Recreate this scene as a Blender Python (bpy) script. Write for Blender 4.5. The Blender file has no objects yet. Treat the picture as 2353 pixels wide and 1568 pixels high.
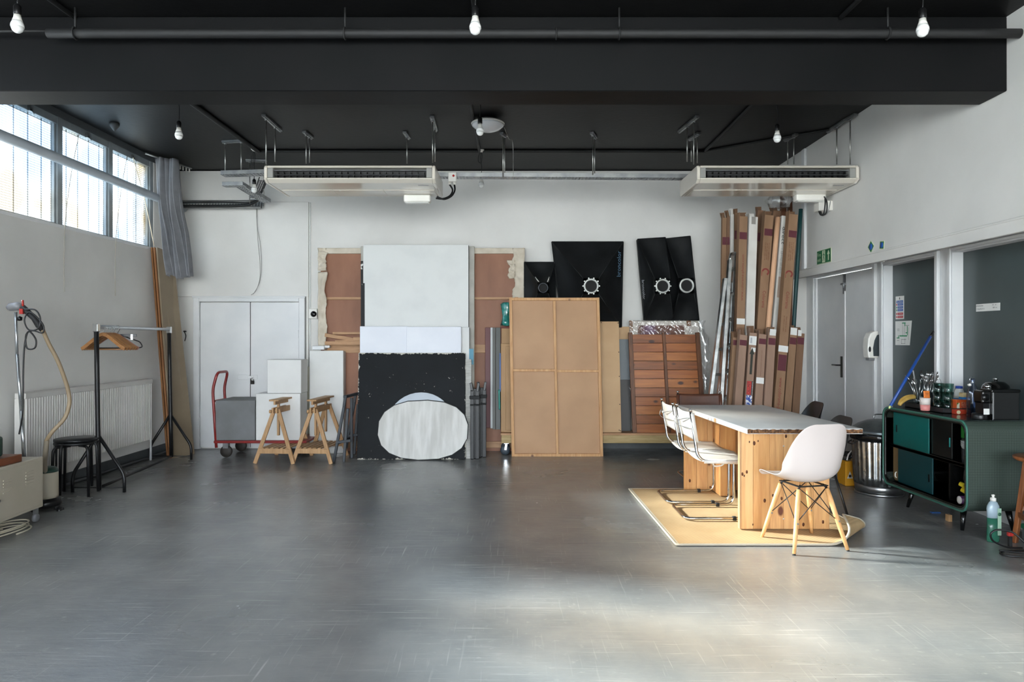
import bpy, math, random
from mathutils import Vector, Matrix
random.seed(7)
V = Vector
scene = bpy.context.scene
col = scene.collection
# ------------------------------------------------------------------ camera
FPX, CX, CY, H = 1569.0, 1183.0, 777.0, 1.4
cam_d = bpy.data.cameras.new('camera'); cam = bpy.data.objects.new('camera', cam_d); col.objects.link(cam)
cam.location = (0, 0, H); cam.rotation_euler = (math.pi/2, 0, 0)
cam_d.sensor_width = 36; cam_d.lens = FPX/2353*36
cam_d.shift_x = -(CX-1176.5)/2353; cam_d.shift_y = (CY-784)/2353
cam_d.clip_end = 200
scene.camera = cam
# ------------------------------------------------------------------ light
scene.view_settings.view_transform = 'Standard'; scene.view_settings.look = 'None'
scene.view_settings.gamma = 1; scene.view_settings.use_curve_mapping = False
scene.view_settings.exposure = 1.1
W = bpy.data.worlds.new('sky'); scene.world = W; W.use_nodes = True
wn = W.node_tree.nodes; wl = W.node_tree.links
bg = wn['Background']; bg.inputs[1].default_value = 13.0
tc = wn.new('ShaderNodeTexCoord'); sep = wn.new('ShaderNodeSeparateXYZ'); rp = wn.new('ShaderNodeValToRGB')
wl.new(tc.outputs['Generated'], sep.inputs[0]); wl.new(sep.outputs['Z'], rp.inputs[0]); wl.new(rp.outputs[0], bg.inputs[0])
rp.color_ramp.elements[0].color = (.62, .66, .66, 1); rp.color_ramp.elements[0].position = 0.0
rp.color_ramp.elements[1].color = (.70, .82, 1.0, 1); rp.color_ramp.elements[1].position = .45
sd = bpy.data.lights.new('sun', 'SUN'); sun = bpy.data.objects.new('sun', sd); col.objects.link(sun)
sd.energy = 120.0; sd.angle = math.radians(6.5); sd.color = (1.0, .89, .75)
sun.rotation_euler = V((1.2, -.42, -.546)).to_track_quat('-Z', 'Y').to_euler()
sun.location = (-9, 8, 8)
def area(name, loc, direction, sx, sy, power, color, portal=False):
    d = bpy.data.lights.new(name, 'AREA'); o = bpy.data.objects.new(name, d); col.objects.link(o)
    d.shape = 'RECTANGLE'; d.size = sx; d.size_y = sy; d.energy = power; d.color = color
    o.location = loc; o.rotation_euler = V(direction).to_track_quat('-Z', 'Y').to_euler()
    if portal: d.cycles.is_portal = True
    return o
# portal over the window bays in view (it only guides sky sampling)
area('window_portal_left', (-4.36, 6.7, 2.93), (1, 0, 0), 2.7, .95, 1, (1, 1, 1), True)
# added area light topping up the daylight of the nearer, unseen window bays
area('near_window_fill', (-4.20, .35, 2.62), (1, 0, 0), 10.2, 1.45, 42, (.93, .97, 1.0))
# area light added to brighten front-facing surfaces, at an unseen rear opening
area('rear_fill', (-.4, -4.9, 2.0), (0, 1, .05), 6.4, 2.2, 34, (.96, .97, 1.0))
scene.cycles.use_denoising = True
scene.cycles.max_bounces = 8; scene.cycles.diffuse_bounces = 4; scene.cycles.glossy_bounces = 4
scene.cycles.transparent_max_bounces = 40; scene.cycles.transmission_bounces = 6
scene.cycles.sample_clamp_indirect = 6
# ------------------------------------------------------------------ helpers
def X_(px, Y): return (px-CX)/FPX*Y
def Z_(py, Y): return H+(CY-py)/FPX*Y
def P(px, py, Y): return V((X_(px, Y), Y, Z_(py, Y)))
def GYd(py): return H*FPX/(py-CY)
def G(px, py): y = GYd(py); return V((X_(px, y), y, 0))
FR = {}
class MB:
    def __init__(s): s.v = []; s.f = []; s.sm = []
    def add(s, vs, fs, smooth=False):
        n = len(s.v); s.v += [V(v) for v in vs]
        for f in fs: s.f.append([i+n for i in f]); s.sm.append(smooth)
        return s
    def hexa(s, p):   # 4 bottom ccw, 4 top
        return s.add(p, [(3,2,1,0),(4,5,6,7),(0,1,5,4),(1,2,6,5),(2,3,7,6),(3,0,4,7)])
    def bx(s, x0, x1, y0, y1, z0, z1):
        return s.hexa([(x0,y0,z0),(x1,y0,z0),(x1,y1,z0),(x0,y1,z0),(x0,y0,z1),(x1,y0,z1),(x1,y1,z1),(x0,y1,z1)])
    def cb(s, c, sz, M=None):
        c = V(c); h = V(sz)/2; ps = []
        for z in (-1, 1):
            for x, y in ((-1,-1),(1,-1),(1,1),(-1,1)):
                q = V((x*h.x, y*h.y, z*h.z)); ps.append(c+(M @ q if M else q))
        return s.hexa(ps)
    def bar(s, p0, p1, w, d, up=(0,0,1)):   # w across (perp to up), d along up
        p0, p1 = V(p0), V(p1); a = (p1-p0).normalized(); u = V(up)
        r = a.cross(u)
        if r.length < 1e-4: r = a.cross(V((1,0,0)))
        r.normalize(); u = r.cross(a).normalized(); r *= w/2; u *= d/2
        return s.hexa([p0-r-u, p0+r-u, p0+r+u, p0-r+u, p1-r-u, p1+r-u, p1+r+u, p1-r+u])
    def slab(s, q, t):   # q: 4 face corners (bl,br,tr,tl) as seen from the front; t thickness backwards
        q = [V(a) for a in q]; n = (q[1]-q[0]).cross(q[3]-q[0]).normalized()*-t
        return s.hexa(q+[a+n for a in q]) if False else s.add(q+[a+n for a in q], [(0,1,2,3),(7,6,5,4),(1,0,4,5),(2,1,5,6),(3,2,6,7),(0,3,7,4)])
    def tube(s, pts, r, seg=8, closed=False):
        pts = [V(p) for p in pts]
        if not closed and not isinstance(r, (list, tuple)):   # keep long straight runs in short faces
            o = [pts[0]]
            for a_, b_ in zip(pts[:-1], pts[1:]):
                k = max(1, int((b_-a_).length/.3)); o += [a_.lerp(b_, (i+1)/k) for i in range(k)]
            pts = o
        n = len(pts); rr = r if isinstance(r, (list, tuple)) else [r]*n
        t = []
        for i in range(n):
            a = pts[(i-1) % n] if closed or i > 0 else pts[i]
            b = pts[(i+1) % n] if closed or i < n-1 else pts[i]
            d = (b-a); t.append(d.normalized() if d.length > 1e-9 else V((0,0,1)))
        u = t[0].orthogonal().normalized(); vs = []
        for i in range(n):
            u = (u - t[i]*u.dot(t[i]))
            if u.length < 1e-6: u = t[i].orthogonal()
            u.normalize(); w = t[i].cross(u)
            for k in range(seg):
                a = 2*math.pi*k/seg; vs.append(pts[i]+(u*math.cos(a)+w*math.sin(a))*rr[i])
        fs = []
        for i in range(n if closed else n-1):
            j = (i+1) % n
            for k in range(seg):
                l = (k+1) % seg; fs.append((i*seg+k, i*seg+l, j*seg+l, j*seg+k))
        s.add(vs, fs, True)
        if not closed:
            m = len(s.v)-n*seg
            s.f.append([m+k for k in reversed(range(seg))]); s.sm.append(False)
            s.f.append([m+(n-1)*seg+k for k in range(seg)]); s.sm.append(False)
        return s
    def lathe(s, prof, c=(0,0,0), seg=20, M=None, smooth=True, f=None):
        c = V(c); vs = []
        for i, (r, z) in enumerate(prof):
            for k in range(seg):
                a = 2*math.pi*k/seg; rr = r*(f(a, z) if f else 1)
                q = V((rr*math.cos(a), rr*math.sin(a), z)); vs.append(c+(M @ q if M else q))
        fs = []
        for i in range(len(prof)-1):
            for k in range(seg):
                l = (k+1) % seg; fs.append((i*seg+k, i*seg+l, (i+1)*seg+l, (i+1)*seg+k))
        s.add(vs, fs, smooth)
        m = len(s.v)-len(vs)
        if prof[0][0] > 1e-5: s.f.append([m+k for k in reversed(range(seg))]); s.sm.append(False)
        if prof[-1][0] > 1e-5: s.f.append([m+(len(prof)-1)*seg+k for k in range(seg)]); s.sm.append(False)
        return s
    def prism(s, poly, o, ex, ey, t):   # poly in (ex,ey) plane at o, extruded by vector t
        o, ex, ey, t = V(o), V(ex), V(ey), V(t); a = [o+ex*x+ey*y for x, y in poly]; n = len(a)
        if ex.cross(ey).dot(t) > 0: pass
        fs = [tuple(reversed(range(n))), tuple(range(n, 2*n))]+[(i, (i+1) % n, n+(i+1) % n, n+i) for i in range(n)]
        return s.add(a+[p+t for p in a], fs)
    def grid(s, nu, nv, fn, smooth=True, thick=0, cu=False):
        vs = [V(fn(i/(nu-1) if not cu else i/nu, j/(nv-1))) for j in range(nv) for i in range(nu)]
        fs = []
        for j in range(nv-1):
            for i in range(nu if cu else nu-1):
                k = (i+1) % nu; fs.append((j*nu+i, j*nu+k, (j+1)*nu+k, (j+1)*nu+i))
        return s.add(vs, fs, smooth)
    def build(s, name, mat, parent=None, world=False, bev=0, solid=0, sub=0, seg=1, local_frame=None):
        vs = s.v
        M = local_frame if local_frame is not None else (FR[parent.name] if (parent is not None and world) else None)
        if M is not None:
            Mi = M.inverted(); vs = [Mi @ v for v in vs]
        me = bpy.data.meshes.new(name); me.from_pydata([tuple(v) for v in vs], [], s.f)
        me.polygons.foreach_set('use_smooth', s.sm); me.materials.append(mat); me.update()
        import bmesh
        b = bmesh.new(); b.from_mesh(me); bmesh.ops.recalc_face_normals(b, faces=b.faces); b.to_mesh(me); b.free()
        o = bpy.data.objects.new(name, me); col.objects.link(o)
        o.cycles.shadow_terminator_geometry_offset = 0
        if parent is not None: o.parent = parent; FR[o.name] = FR[parent.name]
        if solid:
            m = o.modifiers.new('solid', 'SOLIDIFY'); m.thickness = solid; m.offset = 0
        if bev:
            m = o.modifiers.new('bevel', 'BEVEL'); m.width = bev; m.segments = seg; m.limit_method = 'ANGLE'; m.angle_limit = math.radians(40)
        if sub:
            m = o.modifiers.new('sub', 'SUBSURF'); m.levels = sub; m.render_levels = sub
        return o
def tag(o, label=None, cat=None, group=None, kind=None):
    if label: o['label'] = label
    if cat: o['category'] = cat
    if group: o['group'] = group
    if kind: o['kind'] = kind
    return o
def thing(name, label, cat, loc=(0,0,0), rz=0, group=None):
    o = bpy.data.objects.new(name, None); col.objects.link(o); o.empty_display_size = .1
    o.location = loc; o.rotation_euler = (0, 0, rz)
    FR[o.name] = Matrix.Translation(V(loc)) @ Matrix.Rotation(rz, 4, 'Z')
    return tag(o, label, cat, group)
def single(name, mb, mat, label, cat, group=None, kind=None, bev=0, solid=0, sub=0, seg=1):
    xs = [v.x for v in mb.v]; ys = [v.y for v in mb.v]; zs = [v.z for v in mb.v]
    L = V(((min(xs)+max(xs))/2, (min(ys)+max(ys))/2, min(zs)))
    M = Matrix.Translation(L)
    o = mb.build(name, mat, None, bev=bev, solid=solid, sub=sub, seg=seg, local_frame=M)
    o.location = L; FR[o.name] = M
    return tag(o, label, cat, group, kind)
def struct(name, mb, mat, parent=None, bev=0):
    o = mb.build(name, mat, parent, world=parent is not None, bev=bev)
    if parent is None: o['kind'] = 'structure'; FR[o.name] = Matrix.Identity(4)
    return o
def dup(o, loc=None, rz=None, label=None, group=None, parent=None):
    c = o.copy(); col.objects.link(c)
    if parent is not None: c.parent = parent
    if loc is not None: c.location = loc
    if rz is not None: c.rotation_euler = (0, 0, rz)
    if label: c['label'] = label
    if group: c['group'] = group
    for ch in [k for k in o.children]:
        dup(ch, parent=c)
    if parent is None: FR[c.name] = Matrix.Translation(c.location) @ Matrix.Rotation(c.rotation_euler.z, 4, 'Z')
    else: FR[c.name] = FR[parent.name]
    return c
def text(s, name, o, xd, yd, h, mat, parent, width=None, off=.0012, align='CENTER'):
    cu = bpy.data.curves.new('t', 'FONT'); cu.body = s; cu.size = h; cu.align_x = align; cu.align_y = 'CENTER'; cu.resolution_u = 2
    to = bpy.data.objects.new('t', cu); me = bpy.data.meshes.new_from_object(to)
    bpy.data.objects.remove(to); bpy.data.curves.remove(cu)
    xd, yd = V(xd).normalized(), V(yd).normalized(); n = xd.cross(yd)
    k = 1
    if width and me.vertices:
        w = max(v.co.x for v in me.vertices)-min(v.co.x for v in me.vertices); k = width/max(w, 1e-6)
    mb = MB(); mb.add([V(o)+xd*v.co.x*k+yd*v.co.y+n*off for v in me.vertices], [tuple(p.vertices) for p in me.polygons])
    bpy.data.meshes.remove(me)
    return mb.build(name, mat, parent, world=True)
def decal(name, o, xd, yd, w, h, mat, parent, off=.001):   # thin printed sheet, centre o
    xd, yd = V(xd).normalized(), V(yd).normalized(); n = xd.cross(yd); c = V(o)+n*off
    return MB().add([c-xd*w/2-yd*h/2, c+xd*w/2-yd*h/2, c+xd*w/2+yd*h/2, c-xd*w/2+yd*h/2], [(0,1,2,3)]).build(name, mat, parent, world=True)
def scribble(name, o, xd, yd, w, h, mat, parent, seed=1, off=.0015):   # illegible line of small printed marks
    rg = random.Random(seed); xd, yd = V(xd).normalized(), V(yd).normalized(); n = xd.cross(yd); c = V(o)+n*off; mb = MB(); x = -w/2
    while x < w/2:
        q = h*rg.uniform(.25, .6); y0 = -h*rg.uniform(.2, .5); y1 = h*rg.uniform(.1, .5)
        if rg.random() > .15: mb.add([c+xd*x+yd*y0, c+xd*(x+q*.6)+yd*y0, c+xd*(x+q*.6)+yd*y1, c+xd*x+yd*y1], [(0, 1, 2, 3)])
        x += q
    return mb.build(name, mat, parent, world=True)
def smooth_path(pts, n=6):
    pts = [V(p) for p in pts]; out = []
    for i in range(len(pts)-1):
        a = pts[max(i-1, 0)]; b = pts[i]; c = pts[i+1]; d = pts[min(i+2, len(pts)-1)]
        for k in range(n):
            t = k/n
            out.append(.5*((2*b)+(c-a)*t+(2*a-5*b+4*c-d)*t*t+(3*b-a-3*c+d)*t**3))
    out.append(pts[-1]); return out
def fillet(pts, r, n=5):
    pts = [V(p) for p in pts]; out = [pts[0]]
    for i in range(1, len(pts)-1):
        a, b, c = pts[i-1], pts[i], pts[i+1]
        u = (a-b); w = (c-b); rr = min(r, u.length*.49, w.length*.49); u.normalize(); w.normalize()
        p0 = b+u*rr; p1 = b+w*rr
        for k in range(n+1):
            t = k/n; out.append(p0*(1-t)**2+b*2*t*(1-t)+p1*t*t)
    out.append(pts[-1]); return out
# ------------------------------------------------------------------ materials
def lin(c):
    if isinstance(c, str): c = tuple(int(c[i:i+2], 16)/255 for i in (0, 2, 4))
    return tuple((x/12.92 if x <= .04045 else ((x+.055)/1.055)**2.4) for x in c)+(1,)
MC = {}
def mat(name, c, rough=.6, metal=0, spec=.5, c2=None, scale=6, mixr=(.35, .65), stretch=None, bump=0, bscale=60, trans=0, coat=0, detail=4, alpha=1, rvar=0, sss=0):
    m = bpy.data.materials.new(name); m.use_nodes = True; nt = m.node_tree; N = nt.nodes; L = nt.links
    b = N['Principled BSDF']; b.inputs['Roughness'].default_value = rough; b.inputs['Metallic'].default_value = metal
    b.inputs['Specular IOR Level'].default_value = spec; b.inputs['Base Color'].default_value = lin(c)
    b.inputs['Transmission Weight'].default_value = trans; b.inputs['Coat Weight'].default_value = coat; b.inputs['Alpha'].default_value = alpha
    tcn = N.new('ShaderNodeTexCoord'); mp = N.new('ShaderNodeMapping'); L.new(tcn.outputs['Object'], mp.inputs[0])
    if stretch: mp.inputs['Scale'].default_value = stretch
    no = N.new('ShaderNodeTexNoise'); no.inputs['Scale'].default_value = scale; no.inputs['Detail'].default_value = detail; L.new(mp.outputs[0], no.inputs[0])
    rr = N.new('ShaderNodeValToRGB'); rr.color_ramp.elements[0].position = mixr[0]; rr.color_ramp.elements[1].position = mixr[1]
    L.new(no.outputs['Fac'], rr.inputs[0])
    rr.color_ramp.elements[0].color = lin(c)
    if c2 is None:
        l = lin(c); c2l = tuple(min(1, x*.93) for x in l[:3])+(1,)
    else: c2l = lin(c2)
    rr.color_ramp.elements[1].color = c2l
    L.new(rr.outputs[0], b.inputs['Base Color'])
    if bump:
        n2 = N.new('ShaderNodeTexNoise'); n2.inputs['Scale'].default_value = bscale; n2.inputs['Detail'].default_value = 3; L.new(mp.outputs[0], n2.inputs[0])
        bp = N.new('ShaderNodeBump'); bp.inputs['Strength'].default_value = bump; bp.inputs['Distance'].default_value = .01
        L.new(n2.outputs['Fac'], bp.inputs['Height']); L.new(bp.outputs[0], b.inputs['Normal'])
    if rvar:
        mr = N.new('ShaderNodeMapRange'); mr.inputs['To Min'].default_value = rough-rvar; mr.inputs['To Max'].default_value = rough+rvar
        L.new(no.outputs['Fac'], mr.inputs[0]); L.new(mr.outputs[0], b.inputs['Roughness'])
    MC[name] = m; return m
def wood(name, c1, c2, axis='z', rough=.55, scale=3, knots=True, coat=0, kc=None):
    m = bpy.data.materials.new(name); m.use_nodes = True; nt = m.node_tree; N = nt.nodes; L = nt.links
    b = N['Principled BSDF']; b.inputs['Roughness'].default_value = rough; b.inputs['Coat Weight'].default_value = coat
    tcn = N.new('ShaderNodeTexCoord'); mp = N.new('ShaderNodeMapping'); L.new(tcn.outputs['Object'], mp.inputs[0])
    st = {'x': (.12, 1.6, 1.6), 'y': (1.6, .12, 1.6), 'z': (1.6, 1.6, .12)}[axis]
    mp.inputs['Scale'].default_value = st
    no = N.new('ShaderNodeTexNoise'); no.inputs['Scale'].default_value = scale*8; no.inputs['Detail'].default_value = 5; no.inputs['Distortion'].default_value = .6
    L.new(mp.outputs[0], no.inputs[0])
    wv = N.new('ShaderNodeTexNoise'); wv.inputs['Scale'].default_value = scale*30; wv.inputs['Detail'].default_value = 2; L.new(mp.outputs[0], wv.inputs[0])
    ad = N.new('ShaderNodeMath'); ad.operation = 'MULTIPLY_ADD'; ad.inputs[1].default_value = .35; L.new(wv.outputs['Fac'], ad.inputs[0]); L.new(no.outputs['Fac'], ad.inputs[2])
    rr = N.new('ShaderNodeValToRGB'); rr.color_ramp.elements[0].position = .45; rr.color_ramp.elements[1].position = .85
    rr.color_ramp.elements[0].color = lin(c1); rr.color_ramp.elements[1].color = lin(c2); L.new(ad.outputs[0], rr.inputs[0])
    outc = rr.outputs[0]
    if knots:
        mp2 = N.new('ShaderNodeMapping'); L.new(tcn.outputs['Object'], mp2.inputs[0])
        mp2.inputs['Scale'].default_value = tuple(6 if x > 1 else 3.4 for x in st)
        vo = N.new('ShaderNodeTexVoronoi'); vo.inputs['Scale'].default_value = 1.0; L.new(mp2.outputs[0], vo.inputs[0])
        kr = N.new('ShaderNodeValToRGB'); kr.color_ramp.elements[0].position = .09; kr.color_ramp.elements[0].color = (1,1,1,1)
        kr.color_ramp.elements[1].position = .15; kr.color_ramp.elements[1].color = (0,0,0,1); L.new(vo.outputs['Distance'], kr.inputs[0])
        mx = N.new('ShaderNodeMix'); mx.data_type = 'RGBA'; L.new(kr.outputs[0], mx.inputs[0]); L.new(outc, mx.inputs[6]); mx.inputs[7].default_value = lin(kc or '5a3018')
        outc = mx.outputs[2]
    L.new(outc, b.inputs['Base Color'])
    bp = N.new('ShaderNodeBump'); bp.inputs['Strength'].default_value = .12; bp.inputs['Distance'].default_value = .003
    L.new(ad.outputs[0], bp.inputs['Height']); L.new(bp.outputs[0], b.inputs['Normal'])
    MC[name] = m; return m
def glassm(name, c, rough=.02, ior=1.45, tr=.9):
    m = bpy.data.materials.new(name); m.use_nodes = True; N = m.node_tree.nodes; L = m.node_tree.links
    out = N['Material Output']; N.remove(N['Principled BSDF'])
    t = N.new('ShaderNodeBsdfTransparent'); t.inputs[0].default_value = lin(c)
    g = N.new('ShaderNodeBsdfGlossy'); g.inputs['Roughness'].default_value = rough
    fr = N.new('ShaderNodeLayerWeight'); fr.inputs[0].default_value = .25
    mx = N.new('ShaderNodeMixShader'); ma = N.new('ShaderNodeMath'); ma.operation = 'MULTIPLY_ADD'; ma.inputs[1].default_value = .55; ma.inputs[2].default_value = 1-tr
    L.new(fr.outputs['Facing'], ma.inputs[0]); L.new(ma.outputs[0], mx.inputs[0]); L.new(t.outputs[0], mx.inputs[1]); L.new(g.outputs[0], mx.inputs[2]); L.new(mx.outputs[0], out.inputs[0])
    return m
white_wall = mat('white_wall_paint', 'dcdad6', .75, c2='d2d0cc', scale=1.5, bump=.08, bscale=40)
white_gloss = mat('white_gloss_paint', 'dddddd', .35, c2='d4d5d6', scale=3, bump=.03, bscale=25)
black_ceiling = mat('black_ceiling_paint', '0b0b0c', .5, spec=.22, c2='111111', scale=2.2, bump=.12, bscale=22)
black_beam = mat('black_beam_paint', '0a0b0c', .55, spec=.15, c2='0e0e0f', scale=2.5, bump=.08, bscale=18)
skirt_grey = mat('dark_grey_skirting_paint', '3c4042', .5, c2='4a4e50', scale=5)
steel_paint = mat('grey_window_steel', '8d9396', .5, c2='7d8386', scale=8)
galv = mat('galvanised_steel', 'a8a9a8', .38, 1, c2='8c8e90', scale=9, rvar=.1)
rodm = mat('zinc_rod', 'b9b7b2', .35, .9, c2='9a9892', scale=20)
chrome = mat('chrome', 'd8d8d8', .07, 1, c2='cfcfcf')
alum = mat('worn_aluminium', 'c9cac8', .32, 1, c2='9fa09e', scale=12, rvar=.1)
black_metal = mat('black_powder_coat', '0f0f10', .4, spec=.35, c2='1b1b1c', scale=14)
black_plastic = mat('black_plastic', '0c0c0d', .3, spec=.35, c2='151516', scale=14)
black_rubber = mat('black_rubber', '141414', .7)
black_cable = mat('black_cable_sheath', '101011', .45)
white_plastic = mat('white_plastic', 'e4e1da', .35, c2='dbd8d1')
ac_plastic = mat('cream_enamel', 'd3ccc0', .16, c2='cbc4b8', scale=2, coat=.3)
grey_plastic = mat('grey_plastic', '77777a', .4)
dark_void = mat('dark_inner', '0b0b0c', .8)
rad_white = mat('radiator_enamel', 'd2cfca', .4, c2='c9c6c1', scale=5)
board_white = mat('scuffed_white_board', 'd9dad8', .6, c2='cfd0cf', scale=3.2, mixr=(.45, .8), bump=.15, bscale=8)
board_bright = mat('bright_white_foamboard', 'dfe1e8', .5, c2='d6d9e2', scale=2)
edge_black = mat('black_board_edge', '191a1b', .7, c2='33342f', scale=60, mixr=(.5, .7))
ply_edge = wood('plywood_edge', 'b98a58', 'a06b3c', 'z', knots=False)
mdf = mat('mdf_sheet', 'a8835a', .6, c2='9c7850', scale=2.5, bump=.03, bscale=60)
mdf_light = mat('light_mdf_sheet', 'c3a077', .6, c2='b8946b', scale=2.5, bump=.03, bscale=60)
hardboard = mat('brown_hardboard', '96654a', .55, c2='7d5038', scale=2.2, mixr=(.3, .75), stretch=(2, 2, .7), bump=.05, bscale=50)
hard_tan = mat('tan_hardboard_back', 'b08862', .55, c2='a57d58', scale=2.0, bump=.08, bscale=120)
pine = wood('pine_timber', 'c99d6c', 'b07e4b', 'z')
pine_x = wood('pine_timber_lengthwise', 'b98f68', '9c7450', 'x')
pine_pale = wood('pale_pine', 'bb956c', 'a07a52', 'z', knots=False)
pine_leg = wood('varnished_knotty_pine', 'd8a56a', 'b97c48', 'z', rough=.42, scale=1.6, kc='5b2a12')
beech = wood('beech_legs', 'dfb078', 'c99258', 'z', knots=False)
orange_wood = wood('orange_stained_boards', 'a5622a', '6e3510', 'x', rough=.4, scale=1.6, kc='4a200a')
orange_dark = wood('dark_stained_batten', '70421e', '4d2a10', 'z', rough=.5, kc='2a1408')
stool_wood = wood('stool_oak', '9a5e34', '6d3b1c', 'z', rough=.35, knots=False)
brown_post = wood('brown_timber_post', '6e3f1f', '4f2a12', 'z', knots=False)
canvas = mat('raw_canvas', 'd0c6b6', .8, c2='bfb4a2', scale=9, bump=.25, bscale=12)
cardboard = mat('cardboard', '8c6c52', .75, c2='806248', scale=3, stretch=(3, 3, .6), bump=.04, bscale=60)
cardboard_b = mat('cardboard_dark', '745640', .75, c2='674a34', scale=3, stretch=(3, 3, .6), bump=.04, bscale=60)
cardboard_p = mat('cardboard_pinkish', '957866', .75, c2='886c5a', scale=3, stretch=(3, 3, .6), bump=.04, bscale=60)
card_white = mat('white_card', 'cfccc6', .6, c2='c2beb7', scale=4)
maroon = mat('maroon_print', '551f2a', .7)
print_red = mat('dark_red_print', '7a2f28', .7)
print_black = mat('black_print', '1c1a1a', .7)
print_brown = mat('faded_brown_print', '6b4028', .75)
label_white = mat('label_paper', 'dcdcd8', .6)
peach = mat('peach_paper_roll', 'd0a381', .7)
teal_dark = mat('dark_teal_roll', '123c3d', .5)
softbox = mat('black_nylon', '0b0d0e', .6, spec=.3, c2='17191b', scale=5, bump=.3, bscale=9)
red_paint = mat('red_enamel', '8d2a26', .35, c2='7b2421', scale=8)
grey_block = mat('grey_painted_block', '6b6c6c', .65, c2='77787a', scale=4, mixr=(.4, .7), bump=.08, bscale=30)
white_block = mat('white_block_paint', 'dbdad7', .6, c2='d2d1ce', scale=3)
cream_metal = mat('cream_steel', 'b5ac9b', .4, c2='aea593', scale=4)
floor_m = None
# ------------------------------------------------------------------ special materials
def nd(m, t, **k):
    n = m.node_tree.nodes.new(t)
    for a, v in k.items(): setattr(n, a, v)
    return n
def floor_mat():
    m = bpy.data.materials.new('painted_concrete_floor'); m.use_nodes = True; N = m.node_tree.nodes; L = m.node_tree.links
    b = N['Principled BSDF']; tcn = N.new('ShaderNodeTexCoord'); O = tcn.outputs['Object']
    n1 = nd(m, 'ShaderNodeTexNoise'); n1.inputs['Scale'].default_value = 1.3; n1.inputs['Detail'].default_value = 9; n1.inputs['Roughness'].default_value = .62; L.new(O, n1.inputs[0])
    r1 = nd(m, 'ShaderNodeValToRGB'); r1.color_ramp.elements[0].color = lin('6b6e6f'); r1.color_ramp.elements[1].color = lin('898885')
    r1.color_ramp.elements[0].position = .3; r1.color_ramp.elements[1].position = .7; L.new(n1.outputs['Fac'], r1.inputs[0])
    cur = r1.outputs[0]
    pm = nd(m, 'ShaderNodeTexNoise'); pm.inputs['Scale'].default_value = .8; pm.inputs['Detail'].default_value = 3; L.new(O, pm.inputs[0])
    wp = nd(m, 'ShaderNodeMix', data_type='RGBA'); wp.inputs[0].default_value = .06; L.new(O, wp.inputs[6]); L.new(pm.outputs['Color'], wp.inputs[7])
    # scuffs and drag marks, each direction only in patches
    for i, (sx, sy, rot, th, amt, colr) in enumerate(((2.2, 60, .45, .60, .55, 'bdbcb7'), (70, 2.6, .8, .62, .45, 'c2c1bb'), (3.0, 80, -.75, .62, .5, 'b4b4b0'), (1.4, 30, 1.25, .62, .35, '5a5d5f'), (22, 26, 0, .62, .4, 'aaa9a3'))):
        mp = nd(m, 'ShaderNodeMapping'); mp.inputs['Scale'].default_value = (sx, sy, 1); mp.inputs['Rotation'].default_value = (0, 0, rot); mp.inputs['Location'].default_value = (3.1*i, 1.7*i, 0); L.new(wp.outputs[2], mp.inputs[0])
        n = nd(m, 'ShaderNodeTexNoise'); n.inputs['Scale'].default_value = 1.0; n.inputs['Detail'].default_value = 3; L.new(mp.outputs[0], n.inputs[0])
        r = nd(m, 'ShaderNodeMapRange'); r.inputs['From Min'].default_value = th; r.inputs['From Max'].default_value = th+.14; r.inputs['To Max'].default_value = amt; L.new(n.outputs['Fac'], r.inputs[0])
        mk = nd(m, 'ShaderNodeMapping'); mk.inputs['Location'].default_value = (7.3*i, 4.1*i, 0); L.new(O, mk.inputs[0])
        q = nd(m, 'ShaderNodeTexNoise'); q.inputs['Scale'].default_value = 1.1; q.inputs['Detail'].default_value = 2; L.new(mk.outputs[0], q.inputs[0])
        qr = nd(m, 'ShaderNodeMapRange'); qr.inputs['From Min'].default_value = .42; qr.inputs['From Max'].default_value = .66; L.new(q.outputs['Fac'], qr.inputs[0])
        mu = nd(m, 'ShaderNodeMath', operation='MULTIPLY'); L.new(r.outputs[0], mu.inputs[0]); L.new(qr.outputs[0], mu.inputs[1])
        mx = nd(m, 'ShaderNodeMix', data_type='RGBA'); L.new(mu.outputs[0], mx.inputs[0]); L.new(cur, mx.inputs[6]); mx.inputs[7].default_value = lin(colr); cur = mx.outputs[2]
    L.new(cur, b.inputs['Base Color'])
    n2 = nd(m, 'ShaderNodeTexNoise'); n2.inputs['Scale'].default_value = 1.1; n2.inputs['Detail'].default_value = 5; L.new(O, n2.inputs[0])
    rr = nd(m, 'ShaderNodeMapRange'); rr.inputs['To Min'].default_value = .16; rr.inputs['To Max'].default_value = .34; L.new(n2.outputs['Fac'], rr.inputs[0]); L.new(rr.outputs[0], b.inputs['Roughness'])
    n3 = nd(m, 'ShaderNodeTexNoise'); n3.inputs['Scale'].default_value = 9; n3.inputs['Detail'].default_value = 8; n3.inputs['Roughness'].default_value = .65
    mp3 = nd(m, 'ShaderNodeMapping'); mp3.inputs['Scale'].default_value = (.8, 2.2, 1); L.new(O, mp3.inputs[0]); L.new(mp3.outputs[0], n3.inputs[0])
    bp = nd(m, 'ShaderNodeBump'); bp.inputs['Strength'].default_value = .5; bp.inputs['Distance'].default_value = .005; L.new(n3.outputs['Fac'], bp.inputs['Height']); L.new(bp.outputs[0], b.inputs['Normal'])
    b.inputs['Specular IOR Level'].default_value = 1.0
    return m
floor_m = floor_mat()
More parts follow.
